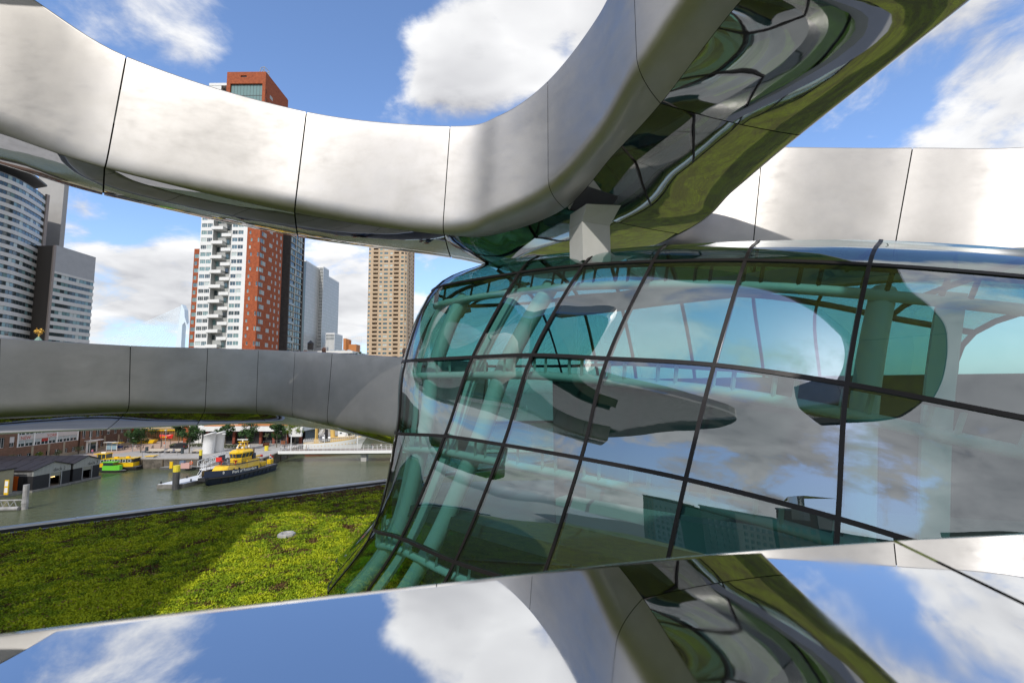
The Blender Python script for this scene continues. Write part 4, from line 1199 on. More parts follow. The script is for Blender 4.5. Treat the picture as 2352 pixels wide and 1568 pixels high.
    m.box((w0+1.25, 0, zt+1.95), (1.7, 2.1, .16)); m.box((w0+1.2, 0, zt+.95), (1.3, 2.4, .1)); m.build('mast', YEL, t)
    m = MB(); m.box((w0+1.6, 0, zt+2.62), (.2, 2.9, .22), rz=.15); m.tube([(w0+1.6, 0, zt+2.03), (w0+1.6, 0, zt+2.52)], .16, 6); m.build('radar', WP, t)
    for x, y, z in ((w0+2.5, .7, zt+.5), (w0+2.5, -.8, zt+.5), (w0+1.0, 1.5, zt+.7), (w0+1.2, -1.6, zt+.8), (w0+.5, -1.5, zt+1.2)):
        m = MB(); m.lathe([(.05, -.28), (.27, -.16), (.27, .12), (.1, .3)], 8); m.build('searchlight', WP, t, (x, y, z))
    for x, y, h in ((w0+.2, -1.2, 1.5), (w0-.1, 1.1, 1.9), (w0+.1, -.6, 2.6)): MB().tube([(x, y, zt-.1), (x, y, zt+h)], .03, 4).build('aerial', RAILM, t)
    # funnels, fire monitors, crane, aft gear
    for y in (-1.5, 1.5):
        m = MB(); m.box((w0-.9, y, z2+.9), (1.1, .8, 2.0)); m.build('funnel', NAVY, t); m = MB(); m.tube([(w0-.9, y, z2+1.9), (w0-1.0, y, z2+3.3)], .26, 7); m.build('exhaust', mat('exhaust_steel', (.22, .17, .14), .5, metal=.5), t)
    for x, y in ((L*.70, -1.5), (L*.66, 1.9)):
        m = MB(); m.tube([(x, y, z1+.16), (x, y, z1+.8)], .14, 6); m.tube([(x-.35, y, z1+.85), (x+.75, y, z1+1.2)], [.24, .12], 6); m.box((x-.2, y, z1+.9), (.5, .4, .4)); m.build('water_cannon', REDP, t)
    m = MB(); m.tube([(L*.30, -1.0, z0+2.6), (L*.12, -.7, z0+2.5)], .28, 6); m.tube([(L*.29, -1.0, z0), (L*.29, -1.0, z0+2.7)], .3, 6); m.build('crane', YEL, t)
    m = MB(); m.tube([(L*.13, -.7, z0+2.5), (L*.09, -.7, z0+2.35)], .36, 6); m.build('crane_head', REDP, t)
    m = MB(); m.box((L*.22, 1.4, z0+.55), (2.6, 1.5, 1.2)); m.build('deck_locker', YEL, t)
    m = MB(); m.box((L*.05, 1.3, z0+.6), (1.3, 1.2, 1.3)); m.build('winch_housing', YEL, t)
    m = MB(); m.tube([(L*.34, 1.7, z1+.3), (L*.25, 1.7, z0)], .05, 4); m.tube([(L*.34, 2.2, z1+.3), (L*.25, 2.2, z0)], .05, 4)
    for q in range(8): u = q/8; m.box((L*(.25+.09*u), 1.95, z0+(z1+.3-z0)*u), (.25, .5, .04))
    m.build('stair', RAILM, t)
    st = rows[-1]
    m = MB()
    for s_ in (1, -1):
        ln = [V((L*u, s_*B/2*prof(u)*.95, 1.9)) for u in (.0, .08, .16, .24, .32)]
        m.tube([p+UP*1.0 for p in ln], .03, 4); m.tube([p+UP*.5 for p in ln], .03, 4)
        for p in ln: m.tube([p, p+UP*1.0], .03, 4)
    m.build('aft_rail', RAILM, t)
    # tricolour at the stern
    fl = MB()
    for k, mm in enumerate((BLUE, WP, REDP)):
        rows_ = []
        for i in range(7):
            u = i/6; rows_.append([V((-.2-1.7*u, .25*math.sin(u*6), 3.2+k*.45-.9*u)), V((-.2-1.7*u, .25*math.sin(u*6+.3), 3.2+(k+1)*.45-.9*u))])
        fl.grid(rows_, mm)
    fl.build('flag', None, t); MB().tube([(.1, 0, 1.9), (-.2, 0, 4.8)], .04, 5).build('flagstaff', WP, t)
    # lettering on the starboard bow side (facing the eye)
    side = 1
    def on_side(u, z):
        y = side*B/2*prof(u)*1.03; return V((L*u, y, z))
    a, b_ = on_side(.50, 2.05), on_side(.77, 2.25)
    def letter(txt, u0, z, size, off):
        p, q = on_side(u0, z), on_side(u0-.06, z); ang2 = math.atan2(q.y-p.y, q.x-p.x)
        return p, ang2
    for txt, u0, z, size, step in (('Port of Rotterdam', .755, 2.12, 1.05, .0), ('RPA', .93, 2.25, .55, 0), ('10', .875, 2.3, .95, 0)):
        # letters one after another so that they follow the curved side
        s_ = 0.0; u = u0
        for ch in txt:
            p = on_side(u, z+.45*max(0, u-.5)*1.2); q = on_side(u-.02, z); tdir = (q-p); tdir.z = 0; tdir.normalize()
            w = size*{'i': .28, 'r': .38, 't': .38, 'f': .36, ' ': .3, 'm': .84, 'R': .62, 'P': .58, '1': .45}.get(ch, .55)
            if ch != ' ':
                o = text_mesh(ch, size, WP, t, p+V((tdir.y, -tdir.x, 0))*(-.06 if V((tdir.y, -tdir.x)).y*side < 0 else .06), (H90, 0, math.atan2(tdir.y, tdir.x)), bold=.02)
            u -= w/L
    return t
patrol_boat()

# floating jetty of the patrol boat
def jetty():
    a, b, c_ = on_z(360, 1122.5, 0), on_z(420, 1121, 0), on_z(472, 1108, 0)
    d = (c_-b).normalized(); w = (b-a)
    t = thing('floating_jetty', 'white decked floating jetty with a raised railed platform beside the patrol boat', 'jetty', (a.x, a.y, 0))
    A0 = V((0, 0, 0)); B0 = b-a; L = 26
    D_ = V((d.x, d.y, 0))
    m = MB(); q = [A0, B0, B0+D_*L, A0+D_*L]; m.prism([(p.x, p.y) for p in q], -.5, 1.0); m.build('pontoon', mat('stained_concrete', (.22, .21, .19), .85, noise=(1.2, .4)), t)
    m = MB(); m.prism([(p.x, p.y) for p in (A0+V((.1, .1, 0)), B0+V((-.1, .1, 0)), B0+D_*L, A0+D_*L)], 1.003, 1.09); m.build('deck', mat('white_deck', (.66, .68, .70), .6), t)
    m = MB(); s0 = A0.lerp(B0, .45)+D_*9; q = [s0, B0+D_*7, B0+D_*24, s0+D_*15]; m.prism([(p.x, p.y) for p in q], 1.093, 3.0); m.build('platform_side', NAVY, t)
    m = MB(); m.prism([(p.x, p.y) for p in q], 3.003, 3.2); m.build('platform', WP, t)
    def rail(pts, z):
        m = MB(); pts = [V((p.x, p.y, z)) for p in pts]
        for i in range(len(pts)-1):
            p, r_ = pts[i], pts[i+1]; n = max(1, int((r_-p).length/1.3))
            for k in range(n+1): m.tube([p.lerp(r_, k/n), p.lerp(r_, k/n)+UP*1.15], .05, 4)
            for h in (.4, .78, 1.15): m.tube([p+UP*h, r_+UP*h], .045, 4)
        m.build('rail', WP, t)
    rail([q[3], q[0], q[1], q[2]], 3.2)
    e = q[0].lerp(q[1], .75)
    m = MB()
    for s_ in (-.45, .45): m.box2((0, 0, 0), (0.01, .01, .01)); m.tube([V((e.x+s_, e.y-.1, 3.2)), V((e.x+s_, e.y-2.4, 1.1))], .08, 4); m.tube([V((e.x+s_, e.y-.1, 4.25)), V((e.x+s_, e.y-2.4, 2.1))], .05, 4)
    for k in range(7): m.box((e.x, e.y-.25-2.1*k/7, 3.1-2.0*k/7), (.9, .26, .06))
    m.build('stair', WP, t)
    for p in (A0+V((.5, .6, 0)), B0+D_*3+V((-.6, 0, 0)), A0+D_*8+V((.5, 0, 0))):
        m = MB(); m.lathe([(.22, 0), (.16, .1), (.16, .4), (.26, .5), (.2, .58)], 8); m.build('bollard', BLACK, t, (p.x, p.y, 1.09))
    m = MB(); m.box((q[1].x-.5, q[1].y+7, 4.6), (.3, 2.6, 2.8)); m.build('notice_board', NAVY, t); m = MB(); m.box((q[1].x-.5, q[1].y+5.69, 5.0), (1.6, .012, 1.2)); m.build('notice', REDP, t)
    return t
jetty()
def mooring_post(x, y, h, r, cap, label, dark=None, grp='mooring posts in the harbour'):
    t = thing('mooring_post', label, 'mooring post', (x, y, 0), 0, grp)
    MB().lathe([(r, -2), (r, h-cap)], 12).build('post', dark or mat('charcoal_post', (.075, .075, .078), .6, noise=(1.5, .4)), t)
    MB().lathe([(r*1.03, h-cap+.003), (r*1.03, h), (.02, h+.02)], 12).build('cap', mat('yellow_post_paint', (.72, .58, .04), .5), t)
    return t
p = on_z(403, 1123.5, 0); mooring_post(p.x, p.y, 5.7, .72, 1.5, 'thick grey mooring post with a yellow top at the near end of the white jetty')
p = on_z(459, 1079, 0); mooring_post(p.x, p.y, 5.9, .42, 1.6, 'slim black mooring post with a yellow top beside the white gangway', BLACK)
p = on_z(611, 1055, 0); mooring_post(p.x, p.y, 4.6, .62, 1.9, 'grey mooring post with a yellow top where the footbridge meets the quay')

# white gangway up to the quay
g0 = at_y(461, 1066, 135); g1 = at_y(522, 1043, 146.8)
gw = thing('gangway', 'white lattice gangway sloping from the jetty up to the quay', 'gangway', (g0.x, g0.y, 0))
a = V((0, 0, 2.3)); b = V((g1.x-g0.x, g1.y-g0.y, 3.4)); dd = (b-a); sd = V((dd.y, -dd.x, 0)).normalized()*.85
m = MB(); m.add([a-sd, a+sd, b+sd, b-sd, a-sd-UP*.12, a+sd-UP*.12, b+sd-UP*.12, b-sd-UP*.12], [(0, 1, 2, 3), (7, 6, 5, 4), (0, 4, 5, 1), (1, 5, 6, 2), (2, 6, 7, 3), (3, 7, 4, 0)]); m.build('walkway', mat('grey_grating', (.35, .35, .33), .8), gw)
for s_ in (-1, 1):
    m = MB(); n = 7
    m.tube([a+sd*s_, b+sd*s_], .10, 4); m.tube([a+sd*s_+UP*1.5, b+sd*s_+UP*1.5], .10, 4)
    for k in range(n+1):
        p = a.lerp(b, k/n)+sd*s_; m.tube([p, p+UP*1.5], .07, 4)
        if k < n: q = a.lerp(b, (k+1)/n)+sd*s_; m.tube([p, q+UP*1.5] if k % 2 else [p+UP*1.5, q], .06, 4)
    m.build('lattice_side', WP, gw)

# work pontoon along the quay wall with gear on it
p0_, p1_ = on_z(366, 1079, 0), on_z(452, 1079, 0)
wp = thing('work_pontoon', 'low dark work pontoon lying along the quay wall', 'pontoon', (p0_.x, p0_.y, 0))
m = MB(); m.box2((0, 0, -.4), (p1_.x-p0_.x+2, 3.6, .7)); m.build('float', mat('dark_pontoon', (.10, .10, .095), .8, noise=(1, .3)), wp)
m = MB(); m.box2((0.1, .1, .703), (p1_.x-p0_.x+1.9, 3.5, .78)); m.build('deck', mat('grey_planks', (.24, .235, .22), .8), wp)
def crate(nm, label, cat, px, py, size, m_, Yq=141.6):
    q = at_y(px, py, Yq); t = thing(nm, label, cat, (q.x, Yq, .78)); mm = MB(); mm.box2((-size[0]/2, -size[1]/2, 0), (size[0]/2, size[1]/2, size[2])); mm.build('body', m_, t)
    mm = MB(); mm.box2((-size[0]/2-.04, -size[1]/2-.04, size[2]), (size[0]/2+.04, size[1]/2+.04, size[2]+.08)); mm.build('lid', m_, t); return t
crate('electric_cabinet', 'blue grey cabinet standing on the work pontoon', 'cabinet', 419, 1070, (1.3, .9, 2.1), mat('blue_grey_paint', (.14, .19, .26), .5))
crate('container', 'pale pink container on the work pontoon beside the blue grey cabinet', 'container', 428, 1070, (2.6, 1.2, 1.5), mat('faded_pink_paint', (.60, .36, .32), .6))
crate('sign_box', 'small yellow sign box on the work pontoon', 'sign', 393.5, 1068, (.9, .3, 1.9), YEL)
lb = at_y(439, 1065, 141.2); lt = thing('lifebuoy', 'orange lifebuoy on a post at the end of the work pontoon', 'lifebuoy', (lb.x, 141.2, .78))
MB().tube([(0, .06, 0), (0, .06, 2.4)], .05, 5).build('post', WP, lt)
MB().tube([(math.cos(i*.5236)*.38, 0, 1.6+math.sin(i*.5236)*.38) for i in range(13)], .12, 5, cap=False).build('ring', ORNG, lt)

# yellow water bus behind the sheds, flat barge beside it, small green boat
def water_bus():
    p = on_z(272, 1080, 0); t = thing('water_bus', 'yellow and black passenger boat moored behind the dock sheds', 'boat', (p.x+5.2, p.y+1.6, 0), R(186))
    prof = lambda u: .9 if u < .7 else max(.15, .9-((u-.7)/.3)**2*.75)
    mb, rows = hull(15, 3.8, [(-.5, .8, -.8), (.5, 1, 0), (1.1, 1.03, .2)], prof); mb.build('hull', BLACK, t)
    m = MB(); m.face(rows[-1]); m.build('deck', BOATDECK, t)
    m = MB(); m.box2((1.0, -1.6, 1.11), (11.5, 1.6, 2.35)); m.build('cabin_side', YEL, t)
    m = MB(); m.box2((1.02, -1.58, 2.353), (11.4, 1.58, 3.45)); m.build('window_band', BLACK, t)
    for i in range(6):
        for y in (1.6, -1.6):
            m = MB(); m.box((2.1+i*1.5, y, 2.9), (.95, .1, .85), WP); m.box((2.1+i*1.5, y*1.02, 2.9), (.72, .1, .64), GLS); m.build('window', None, t)
    m = MB(); m.box2((.7, -1.8, 3.455), (11.9, 1.8, 3.66)); m.build('roof', YEL, t)
    for xa, ya in ((3.5, 0), (6.5, .4)): m = MB(); m.box((xa, ya, 3.85), (.9, .7, .38)); m.build('roof_hatch', YEL, t)
    m = MB(); m.prism([(9.0, -1.3), (11.2, -1.3), (11.9, -.7), (11.9, .7), (11.2, 1.3), (9.0, 1.3)], 3.67, 4.9); m.build('wheelhouse', GLS, t)
    m = MB(); m.box2((8.8, -1.5, 4.905), (12.2, 1.5, 5.1)); m.build('wheelhouse_roof', YEL, t)
    for x in (9.0, 10.1, 11.2):
        for y in (-1.32, 1.32): MB().tube([(x, y, 3.67), (x, y, 4.9)], .07, 4).build('post', YEL, t)
    m = MB(); m.box((10.5, 0, 5.3), (1.2, .3, .35)); m.build('radar', WP, t)
    return t
water_bus()
p = on_z(262, 1081, 0); p2 = on_z(371, 1073.5, 0)
bg_ = thing('workboat', 'grey decked workboat with a black hull and low railings in front of the quay wall', 'boat', (p2.x-6.6, p2.y+.6, 0), R(10))
prof = lambda u: .95 if u < .6 else max(.3, .95-((u-.6)/.4)**2*.65)
mb, rows = hull(11, 3.6, [(-.5, .85, -1), (.4, 1, 0), (1.15, 1.03, .3)], prof); mb.build('hull', BLACK, bg_)
m = MB(); m.face([q+UP*.002 for q in rows[-1]]); m.build('deck', mat('pale_grey_deck', (.42, .44, .46), .6), bg_)
m = MB(); m.box2((1.5, -1.0, 1.17), (3.4, 1.0, 3.4)); m.build('cabin', mat('pale_grey_paint2', (.50, .53, .56), .5), bg_)
m = MB(); m.box2((1.2, -1.3, 3.405), (3.8, 1.3, 3.6)); m.build('roof', YEL, bg_)
m = MB(); m.box2((-.5, -1.2, 1.17), (1.2, 1.2, 2.6)); m.build('hold_cover', YEL, bg_)
m = MB()
for s_ in (1, -1):
    ln = [V((4+i*1.0, s_*1.8*prof((4+i)/11.0), 1.15)) for i in range(7)]
    for h in (.5, 1.0): m.tube([q+UP*h for q in ln], .03, 4)
    for q in ln: m.tube([q, q+UP], .03, 4)
m.build('rail', RAILM, bg_)
m = MB()
m.tube([V((-1.0, 1.7, 1.1)), V((-1.0, 1.7, 4.6)), V((9.0, 1.7, 4.4)), V((9.0, 1.7, 1.1))], .05, 4); m.tube([V((4, 1.7, 1.1)), V((4, 1.7, 4.5))], .05, 4); m.build('awning_frame', RAILM, bg_)
p = on_z(252, 1084, 0)
gbt = thing('water_taxi', 'small lime green cabin boat moored at the corner of the far dock shed', 'boat', (p.x-2.6, p.y+.9, 0), R(-4))
mb, rows = hull(7.0, 2.3, [(-.4, .8, -.6), (.3, 1, 0), (.55, 1.05, .2)], lambda u: .95 if u < .55 else max(.12, .95-((u-.55)/.45)**2*.83)); mb.build('hull', BLACK, gbt)
m = MB(); m.face(rows[-1]); m.build('deck', BOATDECK, gbt)
m = MB(); m.prism([(.4, -.95), (4.6, -.95), (5.4, -.5), (5.4, .5), (4.6, .95), (.4, .95)], .56, 1.9); m.build('cabin', GRN, gbt)
m = MB(); m.prism([(.5, -.88), (3.6, -.88), (3.6, .88), (.5, .88)], 1.903, 2.75); m.build('window_band', GLS, gbt)
m = MB(); m.prism([(.2, -1.0), (4.0, -1.0), (4.2, 0), (4.0, 1.0), (.2, 1.0)], 2.753, 2.95); m.build('roof', GRN, gbt)

# ------------------------------------------------------------------ floating dock sheds
BLK = mat('black_cladding', (.018, .018, .021), .6, noise=(3, .3)); ROOFM = mat('dark_ribbed_roof', (.022, .018, .020), .55); GABLE = mat('grey_translucent_sheet', (.33, .34, .32), .45, noise=(.8, .12))
LAMP = mat('warm_lamp', (1, .7, .3), .5, emit=((1, .62, .25), 6))
def shed(y0, y1, eave, peak, Lx, op0, op1, num, label):
    W = y1-y0; xg = -114.6
    t = thing('dock_shed', label, 'dock shed', (xg, y0, 0), 0, 'floating dock sheds')
    mid_ = W/2
    m = MB(); m.box2((-Lx, -.3, -.4), (.35, W+.3, .45)); m.build('float', mat('grey_float', (.24, .235, .22), .8, noise=(1, .3)), t)
    zf_ = eave-1.35
    for a, b in ((0, op0), (op1, W)):
        m = MB(); m.box2((-.22, a, .46), (0, b, zf_)); m.build('gable_wall', BLK, t)
    m = MB(); m.box2((-Lx, 0, .46), (-.23, .2, zf_)); m.box2((-Lx, W-.2, .46), (-.23, W, eave)); m.box2((-Lx, .21, .46), (-Lx+.2, W-.21, eave)); m.build('side_wall', BLK, t)
    m = MB(); m.box2((-Lx, 0.003, zf_+.003), (-.23, .15, eave)); m.build('side_glazing', mat('ribbed_clear_sheet', (.22, .22, .22), .3, noise=(1.0, .5)), t)
    m = MB(); m.extr([(.03, -.05, zf_), (.03, W+.05, zf_), (.03, W+.05, eave), (.03, mid_, peak), (.03, -.05, eave)], V(), V((-.25, 0, 0))); m.build('gable_sheet', GABLE, t)
    for k in range(1, 10):
        y = W*k/10; top = eave+(peak-eave)*(1-abs(y-mid_)/mid_)
        m = MB(); m.box2((.031, y-.03, zf_+.05), (.05, y+.03, top-.15)); m.build('sheet_rib', FR_GREY, t)
    for s_ in (-1, 1):
        yy = -.35 if s_ < 0 else W+.35
        ze = eave-.06
        m = MB(); m.add([(-Lx-.3, yy, ze), (.4, yy, ze), (.4, mid_, peak), (-Lx-.3, mid_, peak), (-Lx-.3, yy, ze+.18), (.4, yy, ze+.18), (.4, mid_, peak+.2), (-Lx-.3, mid_, peak+.2)], [(0, 1, 2, 3), (7, 6, 5, 4), (0, 4, 5, 1), (1, 5, 6, 2), (2, 6, 7, 3), (3, 7, 4, 0)]); m.build('roof_plane', ROOFM, t)
        n = 12
        for k in range(n):
            u = (k+.5)/n; x = -Lx+Lx*u
            m = MB(); m.tube([(x, yy, ze+.2), (x, mid_, peak+.22)], .05, 3); m.build('roof_seam', ROOFM, t)
    m = MB(); m.box2((-.16, op0, zf_-.9), (-.05, op1, zf_)); m.build('door_shutter', mat('grey_shutter', (.25, .25, .21), .6), t)
    m = MB(); m.box2((-.35, op0-.25, .46), (.06, op0, zf_)); m.box2((-.35, op1, .46), (.06, op1+.25, zf_)); m.build('door_jamb', SILV, t)
    m = MB(); m.box2((-Lx+1, op0, .46), (-4, op0+.1, zf_)); m.box2((-Lx+1, op1-.1, .46), (-4, op1, zf_)); m.build('inner_partition', FR_DARK, t)
    text_mesh('dock '+num, 1.15, FR_DARK, t, (.062, mid_+.1, zf_+.35), (H90, 0, H90))
    if num == '2':
        for k in range(3):
            m = MB(); m.lathe([(.13, 0), (.13, .1)], 6); m.build('lamp', LAMP, t, (-1.2, op0+1.2+k*.5, zf_-1.25))
    return t
shed(113.8, 123.2, 5.05, 6.45, 40, 4.2, 6.9, '2', 'black floating dock shed with a pale grey gable lettered dock 2')
shed(124.0, 131.8, 5.05, 6.45, 34, 2.8, 5.3, '3', 'farther black floating dock shed with a pale grey gable lettered dock 3')
BSH = mat('beige_ribbed_cladding', (.34, .31, .21), .7, noise=(1, .12))
bs = thing('ticket_cabin', 'beige ribbed cabin on a pontoon in front of the black dock shed', 'cabin', (-116.8, 106.2, 0))
m = MB(); m.box2((-30, -2.0, -.4), (1.0, 6.5, .6)); m.build('float', mat('grey_float', (.24, .235, .22)), bs)
m = MB(); m.box2((-28, 0, .603), (0, 5.2, 5.9)); m.build('wall', BSH, bs)
for k in range(36): 
    m = MB(); m.box2((-.04-.42*k, -.06, .61), (.04-.42*k, -.003, 5.85)); m.build('rib', BSH, bs)
m = MB(); m.box2((-28.3, -.3, 5.903), (.3, 5.5, 6.2)); m.build('roof', ROOFM, bs)
m = MB(); m.box2((-6.1, -.12, 2.9), (-3.1, -.07, 4.2), FR_DARK); m.box2((-5.9, -.135, 3.05), (-3.3, -.121, 4.05), G_BLUE); m.build('window', None, bs)
for x, l in ((-6.6, 'dark mooring pile under the beige cabin window'), (-11.0, 'dark mooring pile at the frame edge in front of the beige cabin'), (.9, 'dark mooring pile at the corner of the beige cabin pontoon')):
    t = thing('mooring_pile', l, 'pile', (-116.8+x, 103.6, 0), 0, 'dark piles at the beige cabin'); MB().lathe([(.5, -2), (.5, 1.8), (.05, 1.82)], 8).build('pile', SILV, t)
info = thing('information_board', 'white and yellow information pillar on the landing between the beige cabin and the dock shed', 'sign', (-115.2, 108.6, .6))
m = MB(); m.box2((-.45, -.1, .0), (.45, .1, 3.3)); m.build('board', YEL, info); 
for z in (.5, 1.95): m = MB(); m.box2((-.35, -.115, z), (.35, -.103, z+1.1)); m.build('poster', WP, info)
od = thing('orange_door_frame', 'bright orange upright panel on the side wall of the black dock shed', 'panel', (-118.5, 113.6, .5)); m = MB(); m.box2((-.55, -.1, 0), (.55, .1, 3.3)); m.build('panel', mat('orange_paint', (.65, .12, .01), .5), od); m = MB(); m.box2((.62, -.08, 0), (1.8, .05, 2.9)); m.build('doorway', BLACK, od)
# grey guide beam with its post in the water
gp = on_z(56, 1169, 0)
gb_ = thing('guide_beam', 'grey steel fender beam with a tall pipe post standing in the water', 'mooring', (gp.x, gp.y, 0))
GST = mat('grey_marine_steel', (.36, .35, .34), .6, noise=(1.2, .4))
MB().lathe([(.55, -2), (.55, 1.2), (.62, 1.21), (.5, 1.9), (.5, 4.9), (.05, 4.92)], 12).build('post', GST, gb_)
MB().tube([(-.3, -.8, .35), (-14, -2.2, .35)], .42, 10).build('pipe', GST, gb_)
MB().tube([(-.3, -.2, 1.9), (-14, -1.4, 1.9)], .16, 6).build('top_rail', GST, gb_)
for k in range(9):
    m = MB(); m.tube([(-1.0-k*1.4, -.6, .6), (-1.7-k*1.4, -.5, 1.8)], .07, 4); m.tube([(-1.7-k*1.4, -.5, 1.8), (-2.4-k*1.4, -.7, .6)], .07, 4); m.build('strut', GST, gb_)

# ------------------------------------------------------------------ footbridge and the white ship behind it
fb = thing('footbridge', 'long white footbridge crossing the harbour mouth on a concrete pier', 'bridge', (-77, 155.5, 0))
LB = 130; zb_ = 2.6
m = MB(); m.extr([(0, 0, zb_+.4), (0, 0, zb_+1.15), (0, 5.2, zb_+1.15), (0, 5.2, zb_+.4), (0, 3.8, zb_-.3), (0, 1.2, zb_-.3)], V(), V((LB, 0, 0))); m.build('girder', mat('bridge_green_grey', (.30, .33, .29), .6), fb)
m = MB(); m.box2((0, -.1, zb_+.25), (LB, -.003, zb_+1.2)); m.build('fascia', WP, fb)
m = MB(); m.box2((.1, .05, zb_+1.153), (LB, 5.1, zb_+1.2)); m.build('deck', mat('brown_deck', (.30, .25, .21), .8, noise=(.6, .15)), fb)
RAILW = mat('pale_steel_rail', (.55, .55, .54), .4)
pm_ = MB().tube([(0, 0, 0), (0, 0, 1.25)], .045, 4).mesh('rail_post')
for y in (.1, 5.0):
    for i in range(54): link('rail_post', pm_, fb, (1+i*1.5, y, zb_+1.2)); 
    m = MB(); 
    for h in (.5, .85, 1.25): m.tube([(0, y, zb_+1.2+h), (LB, y, zb_+1.2+h)], .03 if h < 1 else .045, 4)
    m.build('handrail', RAILW, fb)
px_ = X(835, 157, 1045)+77
m = MB(); m.box2((px_-.9, 1.6, -2), (px_+.9, 3.6, zb_-.31)); m.build('pier', CONC, fb)
lampb = MB().tube([(0, 0, 0), (0, 0, 5.2)], .11, 6).mesh('pole')
for k, (xx, y_, l) in enumerate(((670, 1033, 'dark lamp column at the landward end of the footbridge'), (746, 1031, 'dark lamp column on the footbridge in front of the white ship'), (822, 1028, 'dark lamp column on the footbridge near the glass pavilion'))):
    t = thing('bridge_lamp', l, 'lamp post', (X(xx, 157, y_), 156.4, zb_+1.2), 0, 'lamp columns on the footbridge'); link('pole', lampb, t); MB().lathe([(.16, 0), (.16, .5)], 6).build('lamp_head', RAILM, t, (0, 0, 5.2))

def ship():
    a = V((-75.5, 172.5, 0)); b = V((-58.3, 178.5, 0)); d = b-a; L = d.length+3
    t = thing('white_steamship', 'white hulled steamship with yellow trim, railings and derricks moored behind the footbridge', 'ship', tuple(a), math.atan2(d.y, d.x))
    prof = lambda u: (.55+.45*min(1, u*3.2)**.6) if u < .45 else max(.05, 1-((u-.45)/.55)**2.2*.97)
    RBOT = mat('red_bottom_paint', (.28, .06, .045), .6); OCH = mat('ochre_paint', (.66, .44, .13), .5)
    n = 16
    def ring(z, wf, e, sheer):
        s1 = [V(((L+e)*i/n-(.6 if wf > .9 else 0), 3.2*prof(i/n)*wf, z+sheer*(2.0*(i/n)**2.2))) for i in range(n+1)]
        return s1+[V((p.x, -p.y, p.z)) for p in s1[::-1]]
    m = MB(); m.grid([ring(-1, .6, -4.5, 0), ring(.7, .9, -2.2, .0)], RBOT, True); m.grid([ring(.7, .9, -2.2, 0), ring(2.4, 1, -.8, .5), ring(4.3, 1.04, 1.2, 1)], WP, True); m.build('hull', None, t)
    m = MB(); m.grid([ring(4.3, 1.045, 1.2, 1), ring(4.52, 1.05, 1.25, 1)], None, True); m.build('rubbing_strake', OCH, t)
    m = MB(); m.face(ring(3.5, 1.0, .8, .9)); m.build('deck', mat('teak_deck', (.28, .17, .10), .7), t)
    for i in range(14):
        u = .12+i*.055; y = 3.2*prof(u)*1.005
        for s_ in (1, -1):
            mm = MB(); mm.lathe([(.18, 0), (.18, .08)], 8); o = mm.build('porthole', OCH, t, (L*u-.5, s_*y, 3.3+1.0*u**2.2)); o.rotation_euler = (H90, 0, 0)
    top = ring(4.52, 1.03, 1.2, 1)
    m = MB(); half = len(top)//2
    for h in (.4, .75, 1.1): m.tube([p+UP*h for p in top]+[top[0]+UP*h], .045, 4, cap=False)
    for i in range(len(top)):
        p, q = top[i], top[(i+1) % len(top)]
        for k in range(2): r_ = p.lerp(q, k/2); m.tube([r_, r_+UP*1.1], .05, 4)
    m.build('railing', WP, t)
    m = MB(); m.box2((8.5, -1.8, 3.7), (16.5, 1.8, 6.0)); m.build('deckhouse', OCH, t)
    m = MB(); m.box2((8.2, -2.1, 6.003), (17.0, 2.1, 6.25)); m.build('boat_deck', OCH, t)
    m = MB(); m.box2((11.0, -1.5, 6.253), (14.5, 1.5, 8.6)); m.build('bridge_house', WP, t)
    m = MB(); m.box((12.0, -1.51, 7.6), (.7, .05, .5)); m.build('window', GLS, t)
    m = MB(); m.tube([(9.2, 0, 6.25), (8.9, 0, 11.5)], .85, 12); m.build('funnel', OCH, t); m = MB(); m.tube([(7.0, .3, 3.7), (6.9, .3, 10.5)], .55, 10); m.build('black_pipe', BLACK, t)
    for x, y in ((6.0, -1.3), (8.0, -1.6)):
        m = MB(); m.tube([(x, y, 3.7), (x, y, 5.8)], .22, 7); m.tube([(x, y, 5.7), (x+.1, y-.4, 6.2)], [.3, .55], 8); m.build('ventilator', WP, t)
    m = MB(); m.tube([(3.4, 0, 3.6), (3.4, 0, 13)], .32, 8); m.tube([(3.9, .4, 3.6), (3.9, .4, 13)], .2, 6); m.build('mast', OCH, t)
    m = MB(); m.box2((2.7, -.6, 3.6), (4.4, .9, 5.6)); m.build('mast_house', OCH, t)
    for a_, b_ in (((4.2, .3, 7.2), (7.0, -1.2, 11.5)), ((4.4, .8, 6.5), (7.4, 1.5, 12)), ((13.4, -1.8, 6.3), (14.5, -2.0, 9.2))):
        m = MB(); m.tube([a_, b_], .16, 4); m.build('derrick', WP, t)
    for a_, b_ in (((-1.0, 0, 4), (3.4, 0, 12)), ((3.4, 0, 12.5), (12, 0, 8.6))): MB().tube([a_, b_], .03, 3).build('stay', RAILM, t)
    m = MB(); m.prism([(5.8, -2.2), (8.2, -2.4), (8.2, -1.2), (5.8, -1.2)], 4.2, 5.1); m.build('covered_lifeboat', BLACK, t)
    return t
ship()
